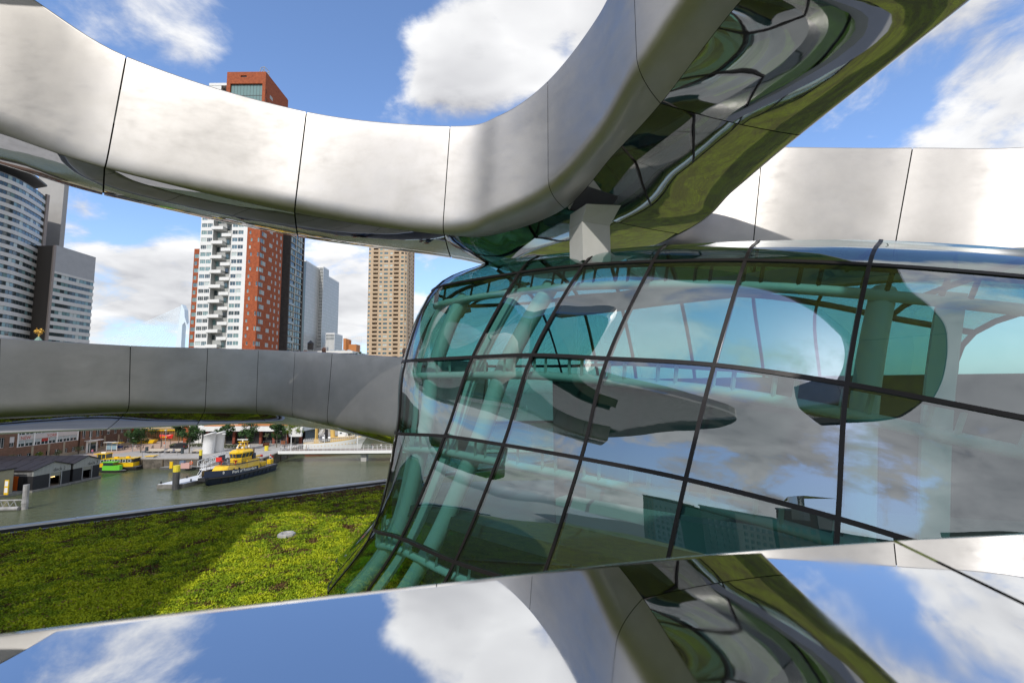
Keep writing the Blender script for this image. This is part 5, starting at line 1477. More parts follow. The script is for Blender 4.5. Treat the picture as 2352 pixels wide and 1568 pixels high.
# ------------------------------------------------------------------ buildings on the far quay
BRK = mat('brown_brick', (.215, .115, .075), .85, noise=(1.2, .3)); BRK2 = mat('dark_brown_brick', (.13, .075, .055), .85, noise=(1.2, .3)); SAND = mat('sandstone_trim', (.36, .30, .22), .8, noise=(.8, .2))
SHUT = mat('pale_shutter', (.60, .56, .54), .6); AWN = mat('red_awning', (.40, .04, .03), .7); AWG = mat('grey_awning', (.42, .46, .46), .7)
def hotel():
    g0 = V((-145.5, 96, 0)); t = thing('hotel', 'old brown brick hotel with sandstone trim and a strip of white windows lettered NEW YORK', 'building', (g0.x, g0.y, QZ))
    # sections along +Y, each facing +X: (start, end, x offset, material, height)
    secs = [(0, 31, 0, BRK, 17), (31.02, 42, .9, BRK, 17), (42.02, 62, .4, BRK, 17), (62.02, 70, .9, BRK, 17), (70.02, 88, -3.0, BRK2, 15)]
    for si, (a, b, xo, mt, H) in enumerate(secs):
        holes = []; L = b-a
        for lvl, z in enumerate((1.0, 5.0, 9.2, 13.0)):
            h = 1.5 if lvl == 0 else 2.9
            if H < z+h+.3: continue
            n = max(1, int(L/2.6))
            for k in range(n):
                y = (k+.5)*L/n
                if si == 2 and lvl in (1, 2): continue
                holes.append((y-.7, y+.7, z, z+h, 1))
        if si == 2:
            holes.append((.5, L-.5, 4.6, 11.4, 0))
        punched(L, H, [h_[:4] for h_ in holes], .35, 'brick_wall', mt, t, (xo, a, 0), H90)
        r = random.Random(si+20)
        for h_ in holes:
            if h_[4] == 0: continue
            o = link('window', win_mesh(h_[1]-h_[0], h_[3]-h_[2], 2, FR_WHITE, G_DARK), t, (xo-.22, a+h_[0], h_[2]), (0, 0, H90))
            if h_[2] > 2 and r.random() < .75:
                hh = (h_[3]-h_[2])*r.choice((.45, .6, .6)); mm = MB(); mm.box2((xo-.2, a+h_[0]+.05, h_[3]-hh), (xo-.1, a+h_[1]-.05, h_[3]-.03)); mm.build('blind', r.choice((SHUT, SHUT, AWG, AWN)), t)
        m = MB(); m.box2((xo+.003, a, .0), (xo+.14, b, .95)); m.build('plinth', SAND, t)
        m = MB(); m.box2((xo-12, a+.01, 0), (xo-.4, b-.01, H-.05)); m.build('core', BRK2, t)
        m = MB(); m.box2((xo-12, a-.2, H), (xo+.4, b+.2, H+.5)); m.build('cornice', SAND, t)
        for k in range(1, int(L/6.6)+1):
            y = a+k*L/(int(L/6.6)+1); m = MB(); m.box2((xo+.003, y-.35, .96), (xo+.12, y+.35, 4.5)); m.build('pilaster', SAND, t)
    # the white glazed bay with the letters
    a, xo = 42.52, .4
    for lvl, z in enumerate((4.6, 8.0)):
        for k in range(8):
            y = a+k*2.37
            o = link('window', win_mesh(2.3, 1.9 if lvl == 0 else 3.0, 2, FR_WHITE, G_DARK, .12), t, (xo-.15, y, z), (0, 0, H90))
            m = MB(); m.box2((xo-.13, y+.15, z+.95), (xo-.06, y+2.1, z+1.85)); m.build('blind', AWN if k == 3 and lvl == 0 else AWG, t)
    m = MB(); m.box2((xo-.25, a, 6.55), (xo+.08, a+19, 7.95)); m.build('letter_band', mat('pale_panel', (.55, .50, .48), .6), t)
    for k in (0, 2, 5, 8):
        m = MB(); m.box2((xo-.2, a+k*2.37-.2, 4.6), (xo+.2, a+k*2.37+.2, 11.3)); m.build('white_pier', WP, t)
    text_mesh('NEW', 1.25, mat('faded_red_letters', (.42, .10, .08), .7), t, (xo+.085, a+.8, 6.75), (H90, 0, H90), bold=.02)
    text_mesh('YORK', 1.25, mat('faded_red_letters', (.42, .10, .08), .7), t, (xo+.085, a+8.6, 6.75), (H90, 0, H90), bold=.02)
    m = MB(); m.box2((.91, 64.3, .02), (1.2, 68.5, 3.8)); m.build('entrance', WP, t); m = MB(); m.box2((1.203, 64.9, .02), (1.23, 67.9, 3.3)); m.build('entrance_door', G_DARK, t)
    m = MB(); m.box2((.92, 63.6, 3.9), (2.6, 69.2, 4.15)); m.build('canopy', WP, t)
    # turret with a green copper cap and the gilded tree on it
    tp = at_y(88, 781, 152); y = 152-g0.y; x = tp.x-g0.x; ztop = tp.z-QZ
    m = MB(); m.lathe([(3.0, 0), (3.0, ztop-6), (3.4, ztop-5.9), (3.4, ztop-5.2), (2.8, ztop-5.1)], 8, c=(x, y, 0)); m.build('turret', BRK2, t)
    m = MB(); m.lathe([(2.9, ztop-5.09), (2.5, ztop-3.5), (1.5, ztop-1.6), (1.0, ztop-.8), (1.05, ztop-.1), (.5, ztop+.7), (.05, ztop+1.3)], 10, c=(x, y, 0)); m.build('copper_cap', mat('green_copper', (.22, .36, .29), .6, noise=(1.5, .3)), t)
    gt = thing('gilded_tree', 'gilded tree ornament standing on the green copper turret cap', 'ornament', (tp.x, 152, tp.z+1.2))
    GOLD = mat('gold_leaf', (.80, .48, .08), .35, metal=.6)
    MB().tube([(0, 0, -.2), (.05, 0, 1.2), (-.05, .05, 2.2)], [.16, .12, .06], 6).build('trunk', GOLD, gt)
    rr = random.Random(5); m = MB()
    for k in range(130):
        d = V((rr.gauss(0, 1), rr.gauss(0, 1), rr.gauss(0, .7))).normalized()*rr.uniform(.5, 1.25)+V((0, 0, 1.7)); s = .18
        u_ = V((rr.gauss(0, 1), rr.gauss(0, 1), rr.gauss(0, 1))).normalized(); w_ = u_.orthogonal().normalized(); m.face([d+u_*s, d+w_*s, d-u_*s, d-w_*s])
    o = m.build('crown', GOLD, gt)
hotel()

def restaurant():
    x0, x1, Y = X(458, 181, 985), X(694, 181, 985), 181.0
    t = thing('restaurant', 'low restaurant with dark glass front, rust red columns and a white roof edge', 'building', (x0, Y, QZ))
    W = x1-x0; zr = Z(600, 990, Y)-QZ
    m = MB(); m.box2((0, 3.0, 0), (W, 16, zr)); m.build('glass_wall', mat('dark_glass_wall', (.018, .022, .024), .12, spec=.7), t)
    nb = 18
    for i in range(nb+1): m = MB(); m.box2((-.08, 2.85, 0), (.08, 2.99, zr)); m.build('mullion', FR_DARK, t, (W*i/nb, 0, 0))
    cm = MB().box2((-.45, 1.2, 0), (.45, 2.1, zr)).mesh('column'); cm.materials.append(mat('rust_red_column', (.22, .055, .03), .8))
    for i in range(8): link('column', cm, t, (W*(.06+i*.13), 0, 0))
    m = MB(); m.extr([(-1, -1.5, zr+.3), (W+1.0, -1.5, zr+.0), (W+1.0, -1.5, zr+1.75), (-1, -1.5, zr+1.95)], V(), V((0, 19, 0))); m.build('roof_edge', WHITE, t)
    m = MB(); m.box2((1, 1, zr+1.96), (W-6, 14, zr+2.15)); m.build('upper_floor', ORG, t)
    m = MB(); m.extr([(W-3.6, -2.6, zr-1.9), (W+.9, -2.6, zr-1.9), (W+1.2, -2.6, zr+1.6), (W-4.6, -2.6, zr+1.1)], V(), V((0, 1.05, 0))); m.build('white_sign_frame', WHITE, t)
restaurant()
# building site wall between hotel and restaurant
sx0, sx1 = X(272, 196, 1000), X(420, 196, 1000)
sp_ = thing('sheet_pile_wall', 'rusty sheet pile wall with a yellow rail at the building site', 'wall', (sx0, 196, QZ))
RUST = mat('rusty_sheet_pile', (.30, .17, .07), .85, noise=(1.1, .5)); n = 30; L = sx1-sx0
sm = MB(); sm.add([(0, 0, 0), (.3, -.5, 0), (.62, -.5, 0), (.92, 0, 0), (0, 0, 4.6), (.3, -.5, 4.6), (.62, -.5, 4.6), (.92, 0, 4.6)], [(0, 1, 5, 4), (1, 2, 6, 5), (2, 3, 7, 6)]); me = sm.mesh('sheet_pile', RUST)
for i in range(int(L/.92)): link('sheet_pile', me, sp_, (i*.92, 0, 0))
for z in (4.7, 5.3, 5.9): m = MB(); m.box2((0, -.65, z), (L, -.55, z+.13)); m.build('rail', YEL, sp_)
m = MB(); m.box2((0, -.75, 4.2), (L, -.52, 4.55)); m.build('waling', YEL, sp_)
m = MB(); m.box2((-2, .6, 0), (L+2, 12, 7.6)); m.build('concrete_core', mat('pale_site_concrete', (.42, .39, .35), .85, noise=(.5, .2)), sp_)
sc = at_y(394, 981, 197.5); scn = thing('site_cabin', 'white site cabin standing above the sheet pile wall', 'cabin', (sc.x, 197.5, QZ+7.6)); MB().box((0, 0, 1.5), (9, 3, 3)).build('body', WP, scn); MB().box((0, 0, 3.06), (9.2, 3.2, .1)).build('roof', FR_GREY, scn)
def red_hull(px, py, Y, label):
    q = at_y(px, py, Y); t = thing('hull_kiosk', label, 'kiosk sign', (q.x, Y, QZ)); z = q.z-QZ
    rows = []
    for u in range(9):
        a = u/8; w = 1.0*math.sin(math.pi*min(1, .18+a*.9))*.9+.1; x = -2.4+4.8*a; k = .5*abs(a-.4)
        rows.append([V((x*.85, -w*.55, z-.75)), V((x, -w, z+.1+k)), V((x, -w*.6, z+.55+k)), V((x, w*.6, z+.55+k)), V((x, w, z+.1+k)), V((x*.85, w*.55, z-.75))])
    MB().grid(rows, closed=True).build('hull', REDP, t)
    m = MB(); m.box((-.2, 0, z+1.0), (1.6, .9, .55)); m.build('dark_window', BLACK, t)
    for k in range(4): m = MB(); m.box((-1.25+.62*k, -1.0, z-.12), (.42, .1, .36)); m.build('yellow_letter', YEL, t)
    for x in (-1.7, 1.6): MB().tube([(x, 0, 0), (x, 0, z-.7)], .09, 5).build('leg', FR_DARK, t)
red_hull(294, 988, 186, 'red boat shaped kiosk with yellow lettering near the corner of the brick hotel')
red_hull(383, 1002, 176, 'red boat shaped kiosk with yellow lettering on poles among the quayside trees')
ys = at_y(335, 1014, 187)
sk = thing('material_skip', 'yellow skip of rubble in front of the sheet pile wall', 'skip', (ys.x, 187, QZ))
m = MB(); m.extr([(-3.4, -1, .2), (3.4, -1, .2), (4.2, -1, 1.5), (-4.2, -1, 1.5)], V(), V((0, 2, 0))); m.build('bin', YEL, sk); m = MB(); m.lathe([(2.6, 1.45), (1.4, 2.0), (.2, 2.4)], 7); m.build('rubble', RUST, sk)
dm = on_z(352, 1008, QZ)
mound = thing('sand_heap', 'heap of orange brown sand at the foot of the sheet pile wall', 'sand heap', (dm.x, 190, QZ)); MB().lathe([(5, 0), (3.6, 1.3), (1.6, 2.5), (.1, 3.0)], 11).build('heap', mat('orange_sand', (.36, .20, .08), .95, noise=(1, .3)), mound)

# ------------------------------------------------------------------ two white pipes on the quay
CYL = mat('white_pipe_paint', (.74, .74, .73), .45, noise=(.6, .06))
for k, (pxb, pyb, pxt, pyt, r_, lab) in enumerate(((477, 1041, 483, 995, 1.75, 'left hand tall white leaning cylinder with a slanted top on the quay'), (499, 1037, 505, 992.5, 1.7, 'right hand tall white leaning cylinder partly behind the other one'))):
    b0 = on_z(pxb, pyb, QZ); tp = at_y(pxt, pyt, b0.y)
    t = thing('white_cylinder', lab, 'vent pipe', (b0.x, b0.y, QZ), 0, 'white cylinders on the quay')
    off = V((tp.x-b0.x, 0, tp.z-QZ)); rows = []
    for z, rr_, sl in ((0, 1, 0), (.5, 1, .05), (.93, 1, .13), (.931, 1.03, .13), (1.0, 1.03, .16), (1.0, .9, .16), (.7, .88, .1)):
        rows.append([off*z+V((math.cos(a)*r_*rr_, math.sin(a)*r_*rr_, sl*math.cos(a)*3.2)) for a in (i*math.pi/12 for i in range(24))])
    MB().grid(rows[:6], closed=True).build('shell', CYL, t, smooth=True); MB().grid(rows[5:], closed=True).build('inside', FR_DARK, t)
    m = MB(); m.lathe([(r_+.25, 0), (r_+.2, .12), (r_, .13)], 16); m.build('foot', CONC, t)

# ------------------------------------------------------------------ trees
BARK = mat('grey_bark', (.17, .145, .11), .9, noise=(4, .35))
def leafmat(nm, a, b):
    m = mat(nm, a, .6, spec=.25, noise=(1.6, .5, b)); return m
LEAF_D = [leafmat('dark_leaves', (.032, .075, .018), (.018, .045, .012)), leafmat('mid_leaves', (.055, .11, .022), (.03, .07, .016))]
LEAF_L = [leafmat('lime_leaves', (.19, .24, .03), (.11, .16, .022)), leafmat('bright_leaves', (.12, .18, .024), (.07, .12, .018))]
LEAF_O = [leafmat('olive_leaves', (.20, .21, .11), (.12, .14, .07)), leafmat('olive_leaves_dark', (.12, .14, .07), (.08, .09, .05))]
def tree_at(x, y, z, h, cr, ch, label, leaves, seed, trunk_h=None, cat='tree', grp='trees on the far quay', n=2300, ls=.46, tr=.19):
    t = thing('quay_tree' if cat == 'tree' else 'shrub', label, cat, (x, y, z), 0, grp); r = random.Random(seed)
    th = trunk_h or h-ch*.8
    m = MB(); top = V((r.uniform(-.2, .2), r.uniform(-.2, .2), th+ch*.45))
    m.tube([V((0, 0, -.05)), V((r.uniform(-.08, .08), 0, th*.6)), top], [tr, tr*.75, tr*.25], 7)
    o = m.build('trunk', BARK, t)
    centre = V((0, 0, h-ch/2)); clumps = []
    for k in range(26):
        d = V((r.gauss(0, 1), r.gauss(0, 1), r.gauss(0, 1))).normalized()*(r.random()**.45)
        clumps.append((centre+V((d.x*cr*.82, d.y*cr*.82, d.z*ch*.42)), r.uniform(.32, .52)*cr*.62))
    for k in range(7):
        c = clumps[k][0]; s0 = V((0, 0, th*r.uniform(.7, 1.0)))
        MB().tube([s0, s0.lerp(c, .5)+UP*.2, c], [tr*.45, tr*.3, tr*.1], 5).build('limb', BARK, t)
    mb = MB()
    for k in range(n):
        c, q = r.choice(clumps); d = V((r.gauss(0, 1), r.gauss(0, 1), r.gauss(0, .85))).normalized()
        p = c+d*q*(r.random()**.35); s = ls*r.uniform(.6, 1.25)
        nn = (d+V((r.gauss(0, .6), r.gauss(0, .6), r.gauss(.5, .5)))).normalized(); a = nn.orthogonal().normalized(); a = (Matrix.Rotation(r.random()*6.28, 3, nn) @ a); b_ = nn.cross(a)
        mb.face([p-a*s*.5, p+b_*s*.38, p+a*s*.6, p-b_*s*.38], leaves[0] if (d.z < .15 or r.random() < .3) else leaves[1])
    mb.build('crown', None, t)
    return t
for i, (px, py, hh, cr, ch, lab, lv) in enumerate((
        (323, 1039.5, 10.5, 3.9, 7.2, 'round dark green tree alone on the quay between bench and plaza', LEAF_D),
        (410, 1020, 10.0, 2.7, 7.0, 'dark green tree behind the black van', LEAF_D),
        (434.5, 1040.5, 10.5, 3.4, 7.0, 'dark green tree at the tail of the black van, near the white cylinders', LEAF_D),
        (516, 1026, 10.0, 3.0, 7.4, 'narrow dark green tree just behind the white cylinders', LEAF_D),
        (568, 1032, 10.6, 3.3, 7.6, 'dark green tree rising behind the yellow patrol boat', LEAF_D),
        (635, 1027, 10.3, 3.0, 7.4, 'dark green tree near the quay end of the footbridge', LEAF_D),
        (677, 1020, 9.0, 3.4, 5.6, 'bright lime green plane tree beside the white steamship', LEAF_L),
        (700, 1013.5, 9.4, 3.6, 6.0, 'bright lime green plane tree partly behind the ship mast', LEAF_L),
        (727, 1006, 11, 4.2, 8.0, 'dark green tree crown behind the white steamship', LEAF_D))):
    p = on_z(px, py, QZ); tree_at(p.x, p.y, QZ, hh, cr*1.2, ch*1.08, lab, lv, 30+i)
for i, (px, py, Y_, h, lab) in enumerate(((778, 815, 233, 2.9, 'small green shrub standing on the glazed roof terrace'), (818, 816, 236, 2.6, 'low bushy shrub at the corner of the white roof'), (827.5, 815, 236, 3.2, 'taller thin shrub past the corner of the white roof'), (835, 817, 236, 2.0, 'lowest of the shrubs beside the beige tower'))):
    q = at_y(px, py, Y_); tree_at(q.x, Y_, q.z-.8, h, 1.0+.2*(i == 1), h*.85, lab, LEAF_D, 60+i, .3, 'shrub', 'roof terrace shrubs', 260, .3, .06)
tq = at_y(826, 818, 238); tb = thing('roof_terrace', 'roof terrace under the shrubs beside the beige tower', 'terrace', (tq.x, 238, QZ)); MB().box2((-4.6, -3.5, 0), (6, 6, tq.z-QZ-.85)).build('block', mat('terrace_grey', (.3, .3, .29), .8), tb)
# little olive trees in rust planters, shrubs along the hotel
for i, (px, py, lab) in enumerate(((611, 1024.5, 'small olive tree in a rust red planter box by the terrace fence'), (652, 1019.5, 'small olive tree in a rust red planter box near the lime plane tree'))):
    p = on_z(px, py, QZ); pl_ = thing('planter_box', ('rust red planter box at the terrace fence corner', 'rust red planter box near the lime plane tree')[i], 'planter', (p.x, p.y, QZ), 0, 'planters by the restaurant')
    m = MB(); m.prism([(-.8, -.8), (.8, -.8), (.8, .8), (-.8, .8)], 0, 1.3); m.build('box', mat('corten', (.26, .09, .04), .8), pl_)
    tree_at(p.x, p.y, QZ+1.3, 3.6, 1.15, 1.9, lab, LEAF_O, 80+i, 1.9, 'tree', 'olive trees by the restaurant', 420, .2, .07)
for i in range(9):
    y = 103+i*6.6+rnd.uniform(-1, 1)
    tree_at(-142.6+rnd.uniform(-.4, .4), y, QZ, rnd.uniform(2.0, 3.6), rnd.uniform(1.1, 1.7), rnd.uniform(1.6, 2.8), ('tall loose' if i % 2 else 'low')+' olive green shrub against the brick hotel, '+('first', 'second', 'third', 'fourth', 'fifth', 'sixth', 'seventh', 'eighth', 'last')[i]+' from the beige cabin end', LEAF_O if i % 3 else LEAF_L, 100+i, .4, 'shrub', 'shrubs along the hotel', 380, .24, .05)
def hedge(a, b, h, label, seed):
    p, q = on_z(*a, QZ), on_z(*b, QZ); d = q-p; t = thing('hedge', label, 'hedge', tuple(p)); r = random.Random(seed); m = MB()
    L = d.length; mats = LEAF_O
    for k in range(int(L*90)):
        c = d*r.random()+V((r.uniform(-.5, .5), r.uniform(-.5, .5), h*(r.random()**.6))); s = .16; nn = V((r.gauss(0, 1), r.gauss(0, 1), r.gauss(.4, 1))).normalized(); a_ = nn.orthogonal().normalized(); b_ = nn.cross(a_)
        m.face([c-a_*s, c+b_*s, c+a_*s, c-b_*s], mats[r.random() < .5])
    m.build('foliage', None, t)
hedge((402, 1025), (392, 1029), 1.3, 'short straw green hedge in front of the black van nose', 1)
hedge((436, 1026), (470, 1026), 1.2, 'low hedge between the dark trees and the white cylinders', 2)
hedge((514, 1029), (560, 1030), 1.3, 'low hedge behind the white cylinders and the lamp post', 3)

# ------------------------------------------------------------------ street furniture
WOODB = mat('pale_bench_wood', (.50, .44, .36), .7, noise=(3, .2))
bench_src = None
for i, (px, py, lab) in enumerate(((357, 1039.5, 'pale wide quay bench between the lone tree and a litter bin'), (399, 1039.5, 'pale wide quay bench with a person in blue sitting on it'), (459, 1040, 'pale wide quay bench left of the white cylinders'))):
    p = on_z(px, py, QZ)
    if bench_src is None:
        t = thing('quay_bench', lab, 'bench', (p.x, p.y, QZ), 0, 'benches on the far quay')
        for k in range(5): m = MB(); m.box2((-2.5, -.8+k*.33, .55), (2.5, -.52+k*.33, .68)); m.build('seat_slat', WOODB, t)
        m = MB(); m.extr([(-2.5, .2, .7), (-2.5, .8, 1.25), (-2.5, .92, 1.2), (-2.5, .35, .66)], V(), V((5, 0, 0))); m.build('backrest', WOODB, t)
        for x in (-2, 0, 2): m = MB(); m.box2((x-.3, -.6, 0), (x+.3, .6, .549)); m.build('leg', FR_DARK, t)
        bench_src = t
    else:
        t = copy_tree(bench_src); t.location = (p.x, p.y, QZ); t['label'] = lab
for i, (px, py, lab) in enumerate(((336.5, 1039, 'dark litter bin just right of the lone tree'), (418.5, 1041.5, 'dark litter bin right of the bench with the sitting person'))):
    p = on_z(px, py, QZ); t = thing('litter_bin', lab, 'litter bin', (p.x, p.y, QZ), 0, 'litter bins on the far quay'); DB = mat('dark_blue_grey', (.05, .065, .075), .5)
    MB().lathe([(.42, 0), (.45, 1.75), (.4, 1.78)], 10).build('body', DB, t); MB().lathe([(.5, 1.783), (.5, 1.9), (.1, 1.95)], 10).build('lid', DB, t)
def lamp_post(px, py, h, lab, double=False):
    p = on_z(px, py, QZ); t = thing('lamp_post', lab, 'lamp post', (p.x, p.y, QZ), 0, 'grey lamp posts on the far quay')
    MB().tube([(0, 0, 0), (0, 0, h)], [.11, .07], 6).build('pole', SILV, t); m = MB(); m.box((0, -.1, h+.1), (1.0 if double else .5, .5, .2)); m.build('lamp_head', WP, t)
lamp_post(205, 1042, 11.5, 'tall grey flagpole like lamp post in front of the hotel entrance')
lamp_post(378, 1042, 7.6, 'grey lamp post with a pale sign between the two quay benches')
lamp_post(456, 1024, 6.4, 'grey lamp post just left of the white cylinders')
lamp_post(513, 1040, 6.2, 'grey lamp post with a wide head right of the white cylinders', True)
lamp_post(657, 1020, 6.0, 'grey lamp post by the terrace near the lime plane tree', True)
lamp_post(304, 1037, 4.6, 'short grey sign post beside the plaza people')
sg = on_z(369, 1029, QZ); t = thing('banner_pole', 'thin black banner pole at the edge of the brick plaza', 'pole', (sg.x, sg.y, QZ)); MB().tube([(0, 0, 0), (0, 0, 6.2)], .08, 5).build('pole', FR_DARK, t)
# terrace fence
f0, f1, f2 = on_z(605, 1024, QZ), on_z(636, 1023, QZ), on_z(702, 1010, QZ)
fn = thing('terrace_fence', 'grey post and rail fence round the restaurant terrace', 'fence', tuple(f0))
for a, b in ((f0, f1), (f1, f2)):
    a, b = a-f0, b-f0; n = max(2, int((b-a).length/2.0))
    for k in range(n): q = a.lerp(b, k/n); m = MB(); m.box((q.x, q.y, .95), (.12, .12, 1.9)); m.build('post', SILV, fn)
    for h in (.25, 1.0, 1.85): MB().tube([a+UP*h, b+UP*h], .045, 4).build('rail', SILV, fn)
# terrace tables and flower boxes read as rust coloured rows
fbx = mat('rust_flower_box', (.34, .11, .04), .8)
for i in range(7):
    p = on_z(642+i*9, 1015-i*1.3, QZ); t = thing('flower_box', 'rust coloured flower box on the restaurant terrace, '+('first', 'second', 'third', 'fourth', 'fifth', 'sixth', 'last')[i]+' from the quay end of the fence', 'flower box', (p.x, p.y, QZ), 0, 'flower boxes on the terrace'); m = MB(); m.box((0, 0, .55), (1.3, .6, 1.1)); m.build('box', fbx, t)
    m = MB(); r = random.Random(i)
    for k in range(60):
        c = V((r.uniform(-.6, .6), r.uniform(-.3, .3), 1.1+r.random()*.5)); s = .13; m.face([c+V((-s, 0, -s)), c+V((s, 0, -s)), c+V((s, r.uniform(-.1, .1), s)), c+V((-s, 0, s))], LEAF_L[k % 2])
    m.build('plants', None, t)
ub = on_z(724, 1008, QZ); t = thing('terrace_parasol', 'folded red parasol on the terrace behind the ship stern', 'parasol', (X(811-0, 176, 1000) if False else on_z(701+9, 1012, QZ).x, on_z(710, 1012, QZ).y, QZ)); MB().tube([(0, 0, 0), (0, 0, 4.0)], .06, 5).build('pole', WP, t); MB().lathe([(.1, 1.6), (.42, 1.8), (.25, 3.2), (.04, 4.1)], 8).build('canopy', REDP, t)

# ------------------------------------------------------------------ vehicles
def van():
    p = on_z(411, 1031, QZ); t = thing('parked_van', 'matt black delivery van parked on the quay between the dark trees', 'van', (p.x, p.y, QZ), R(-8)); VB = mat('black_van_paint', (.022, .022, .024), .35, coat=.5)
    # side profile, nose towards -x
    prof = [(-2.75, .45), (-2.8, .95), (-2.55, 1.15), (-1.75, 1.32), (-1.1, 2.05), (-.5, 2.18), (2.45, 2.2), (2.62, 2.05), (2.72, .5), (2.6, .38), (-2.6, .36)]
    rows = []
    for y, s in ((-.98, 0), (-1.02, 1), (1.02, 1), (.98, 0)):
        rows.append([V((x, y*(.86 if z > 1.3 else 1), z)) for x, z in prof])
    m = MB(); m.grid([rows[0], rows[3]], closed=True); m.face(rows[0]); m.face(rows[3][::-1]); m.build('body', VB, t)
    for y in (-.87, .87):
        m = MB(); s = 1 if y > 0 else -1; m.face([(-1.55, y*1.035+.0*s, 1.38), (-.45, y*1.035, 1.38), (-.45, y*1.0+.03*s, 2.02), (-1.05, y*1.0+.03*s, 2.0)]); m.build('side_window', GLS, t)
    m = MB(); m.face([(-1.78, -.8, 1.36), (-1.78, .8, 1.36), (-1.14, .72, 2.03), (-1.14, -.72, 2.03)]); m.build('windscreen', GLS, t, (-.03, 0, .02))
    m = MB(); m.box((2.715, 0, 1.55), (.06, 1.4, .7)); m.build('rear_window', GLS, t)
    for y in (-.85, .85):
        m = MB(); m.box((2.72, y, 1.1), (.07, .14, .6)); m.build('tail_light', REDP, t)
        m = MB(); m.box((-2.72, y*.8, .92), (.12, .32, .2)); m.build('headlight', WP, t)
    m = MB(); m.box((2.75, 0, .85), (.03, .55, .14)); m.build('number_plate', YEL, t)
    m = MB(); m.box((2.72, 0, .45), (.2, 1.9, .22)); m.build('bumper', BLACK, t)
    for x in (-1.75, 1.75):
        for y in (-.93, .93):
            m = MB(); m.lathe([(.2, -.12), (.36, -.12), (.38, 0), (.36, .12), (.2, .12)], 12); w = m.build('wheel', BLACK, t, (x, y, .37)); w.rotation_euler = (H90, 0, 0)
            m = MB(); m.lathe([(.21, -.13), (.19, .13)], 8); m.build('rim', SILV, w)
van()
def scooter(px, py, label, rz=0.0):
    p = on_z(px, py, QZ); t = thing('parked_scooter', label, 'scooter', (p.x, p.y, QZ), rz, 'scooters parked by the plaza')
    for x in (-.62, .62):
        m = MB(); m.tube([(x+.26*math.cos(a), 0, .28+.26*math.sin(a)) for a in (i*math.pi/5 for i in range(11))], .07, 5, cap=False); m.build('wheel', BLACK, t)
    m = MB(); m.extr([(-.8, -.16, .45), (-.1, -.16, .35), (.35, -.16, .35), (.55, -.16, 1.0), (.42, -.16, 1.02), (.2, -.16, .5), (-.05, -.16, .8), (-.85, -.16, .85)], V(), V((0, .32, 0))); m.build('body', FR_DARK, t)
    m = MB(); m.tube([(.5, -.35, 1.1), (.5, .35, 1.1)], .03, 4); m.build('handlebar', SILV, t)
scooter(290, 1029.5, 'black scooter parked beside the sign post on the plaza', 1.4)
ct = on_z(271, 1033, QZ); t = thing('cargo_tricycle', 'three wheeled cargo tricycle with a blue box and a yellow awning', 'tricycle', (ct.x, ct.y, QZ))
m = MB(); m.extr([(-1.3, -.7, .7), (.9, -.7, .7), (1.3, -.7, 1.5), (-1.3, -.7, 1.5)], V(), V((0, 1.4, 0))); m.build('box', BLUE, t); m = MB(); m.box((0, 0, 2.55), (3.0, 1.6, .14)); m.build('awning', YEL, t)
for x, y in ((-1.2, -.65), (-1.2, .65), (1.2, -.65), (1.2, .65)): MB().tube([(x, y, 1.5), (x, y, 2.5)], .04, 4).build('awning_post', SILV, t)
for x, y in ((-.9, -.75), (.6, -.75), (1.9, 0)):
    m = MB(); m.tube([(x+.45*math.cos(a), y, .47+.45*math.sin(a)) for a in (i*math.pi/6 for i in range(13))], .07, 5, cap=False); m.build('wheel', BLACK, t)
bsx = on_z(252, 1036, QZ); t = thing('shelter', 'glass waiting shelter with pale posts near the hotel corner', 'shelter', (bsx.x, bsx.y, QZ))
for x in (-1.8, 0, 1.8): m = MB(); m.box((x, .7, 1.5), (.12, .12, 3.0)); m.build('post', WP, t)
m = MB(); m.box((0, .3, 3.06), (4.2, 1.6, .12)); m.build('roof', WP, t); m = MB(); m.box((-.9, .7, 1.6), (1.66, .04, 2.2)); m.build('pane', mat('blue_pane', (.25, .38, .46), .1), t); m = MB(); m.box((.9, .7, 1.6), (1.66, .04, 2.2)); m.build('pane', mat('blue_pane', (.25, .38, .46), .1), t)

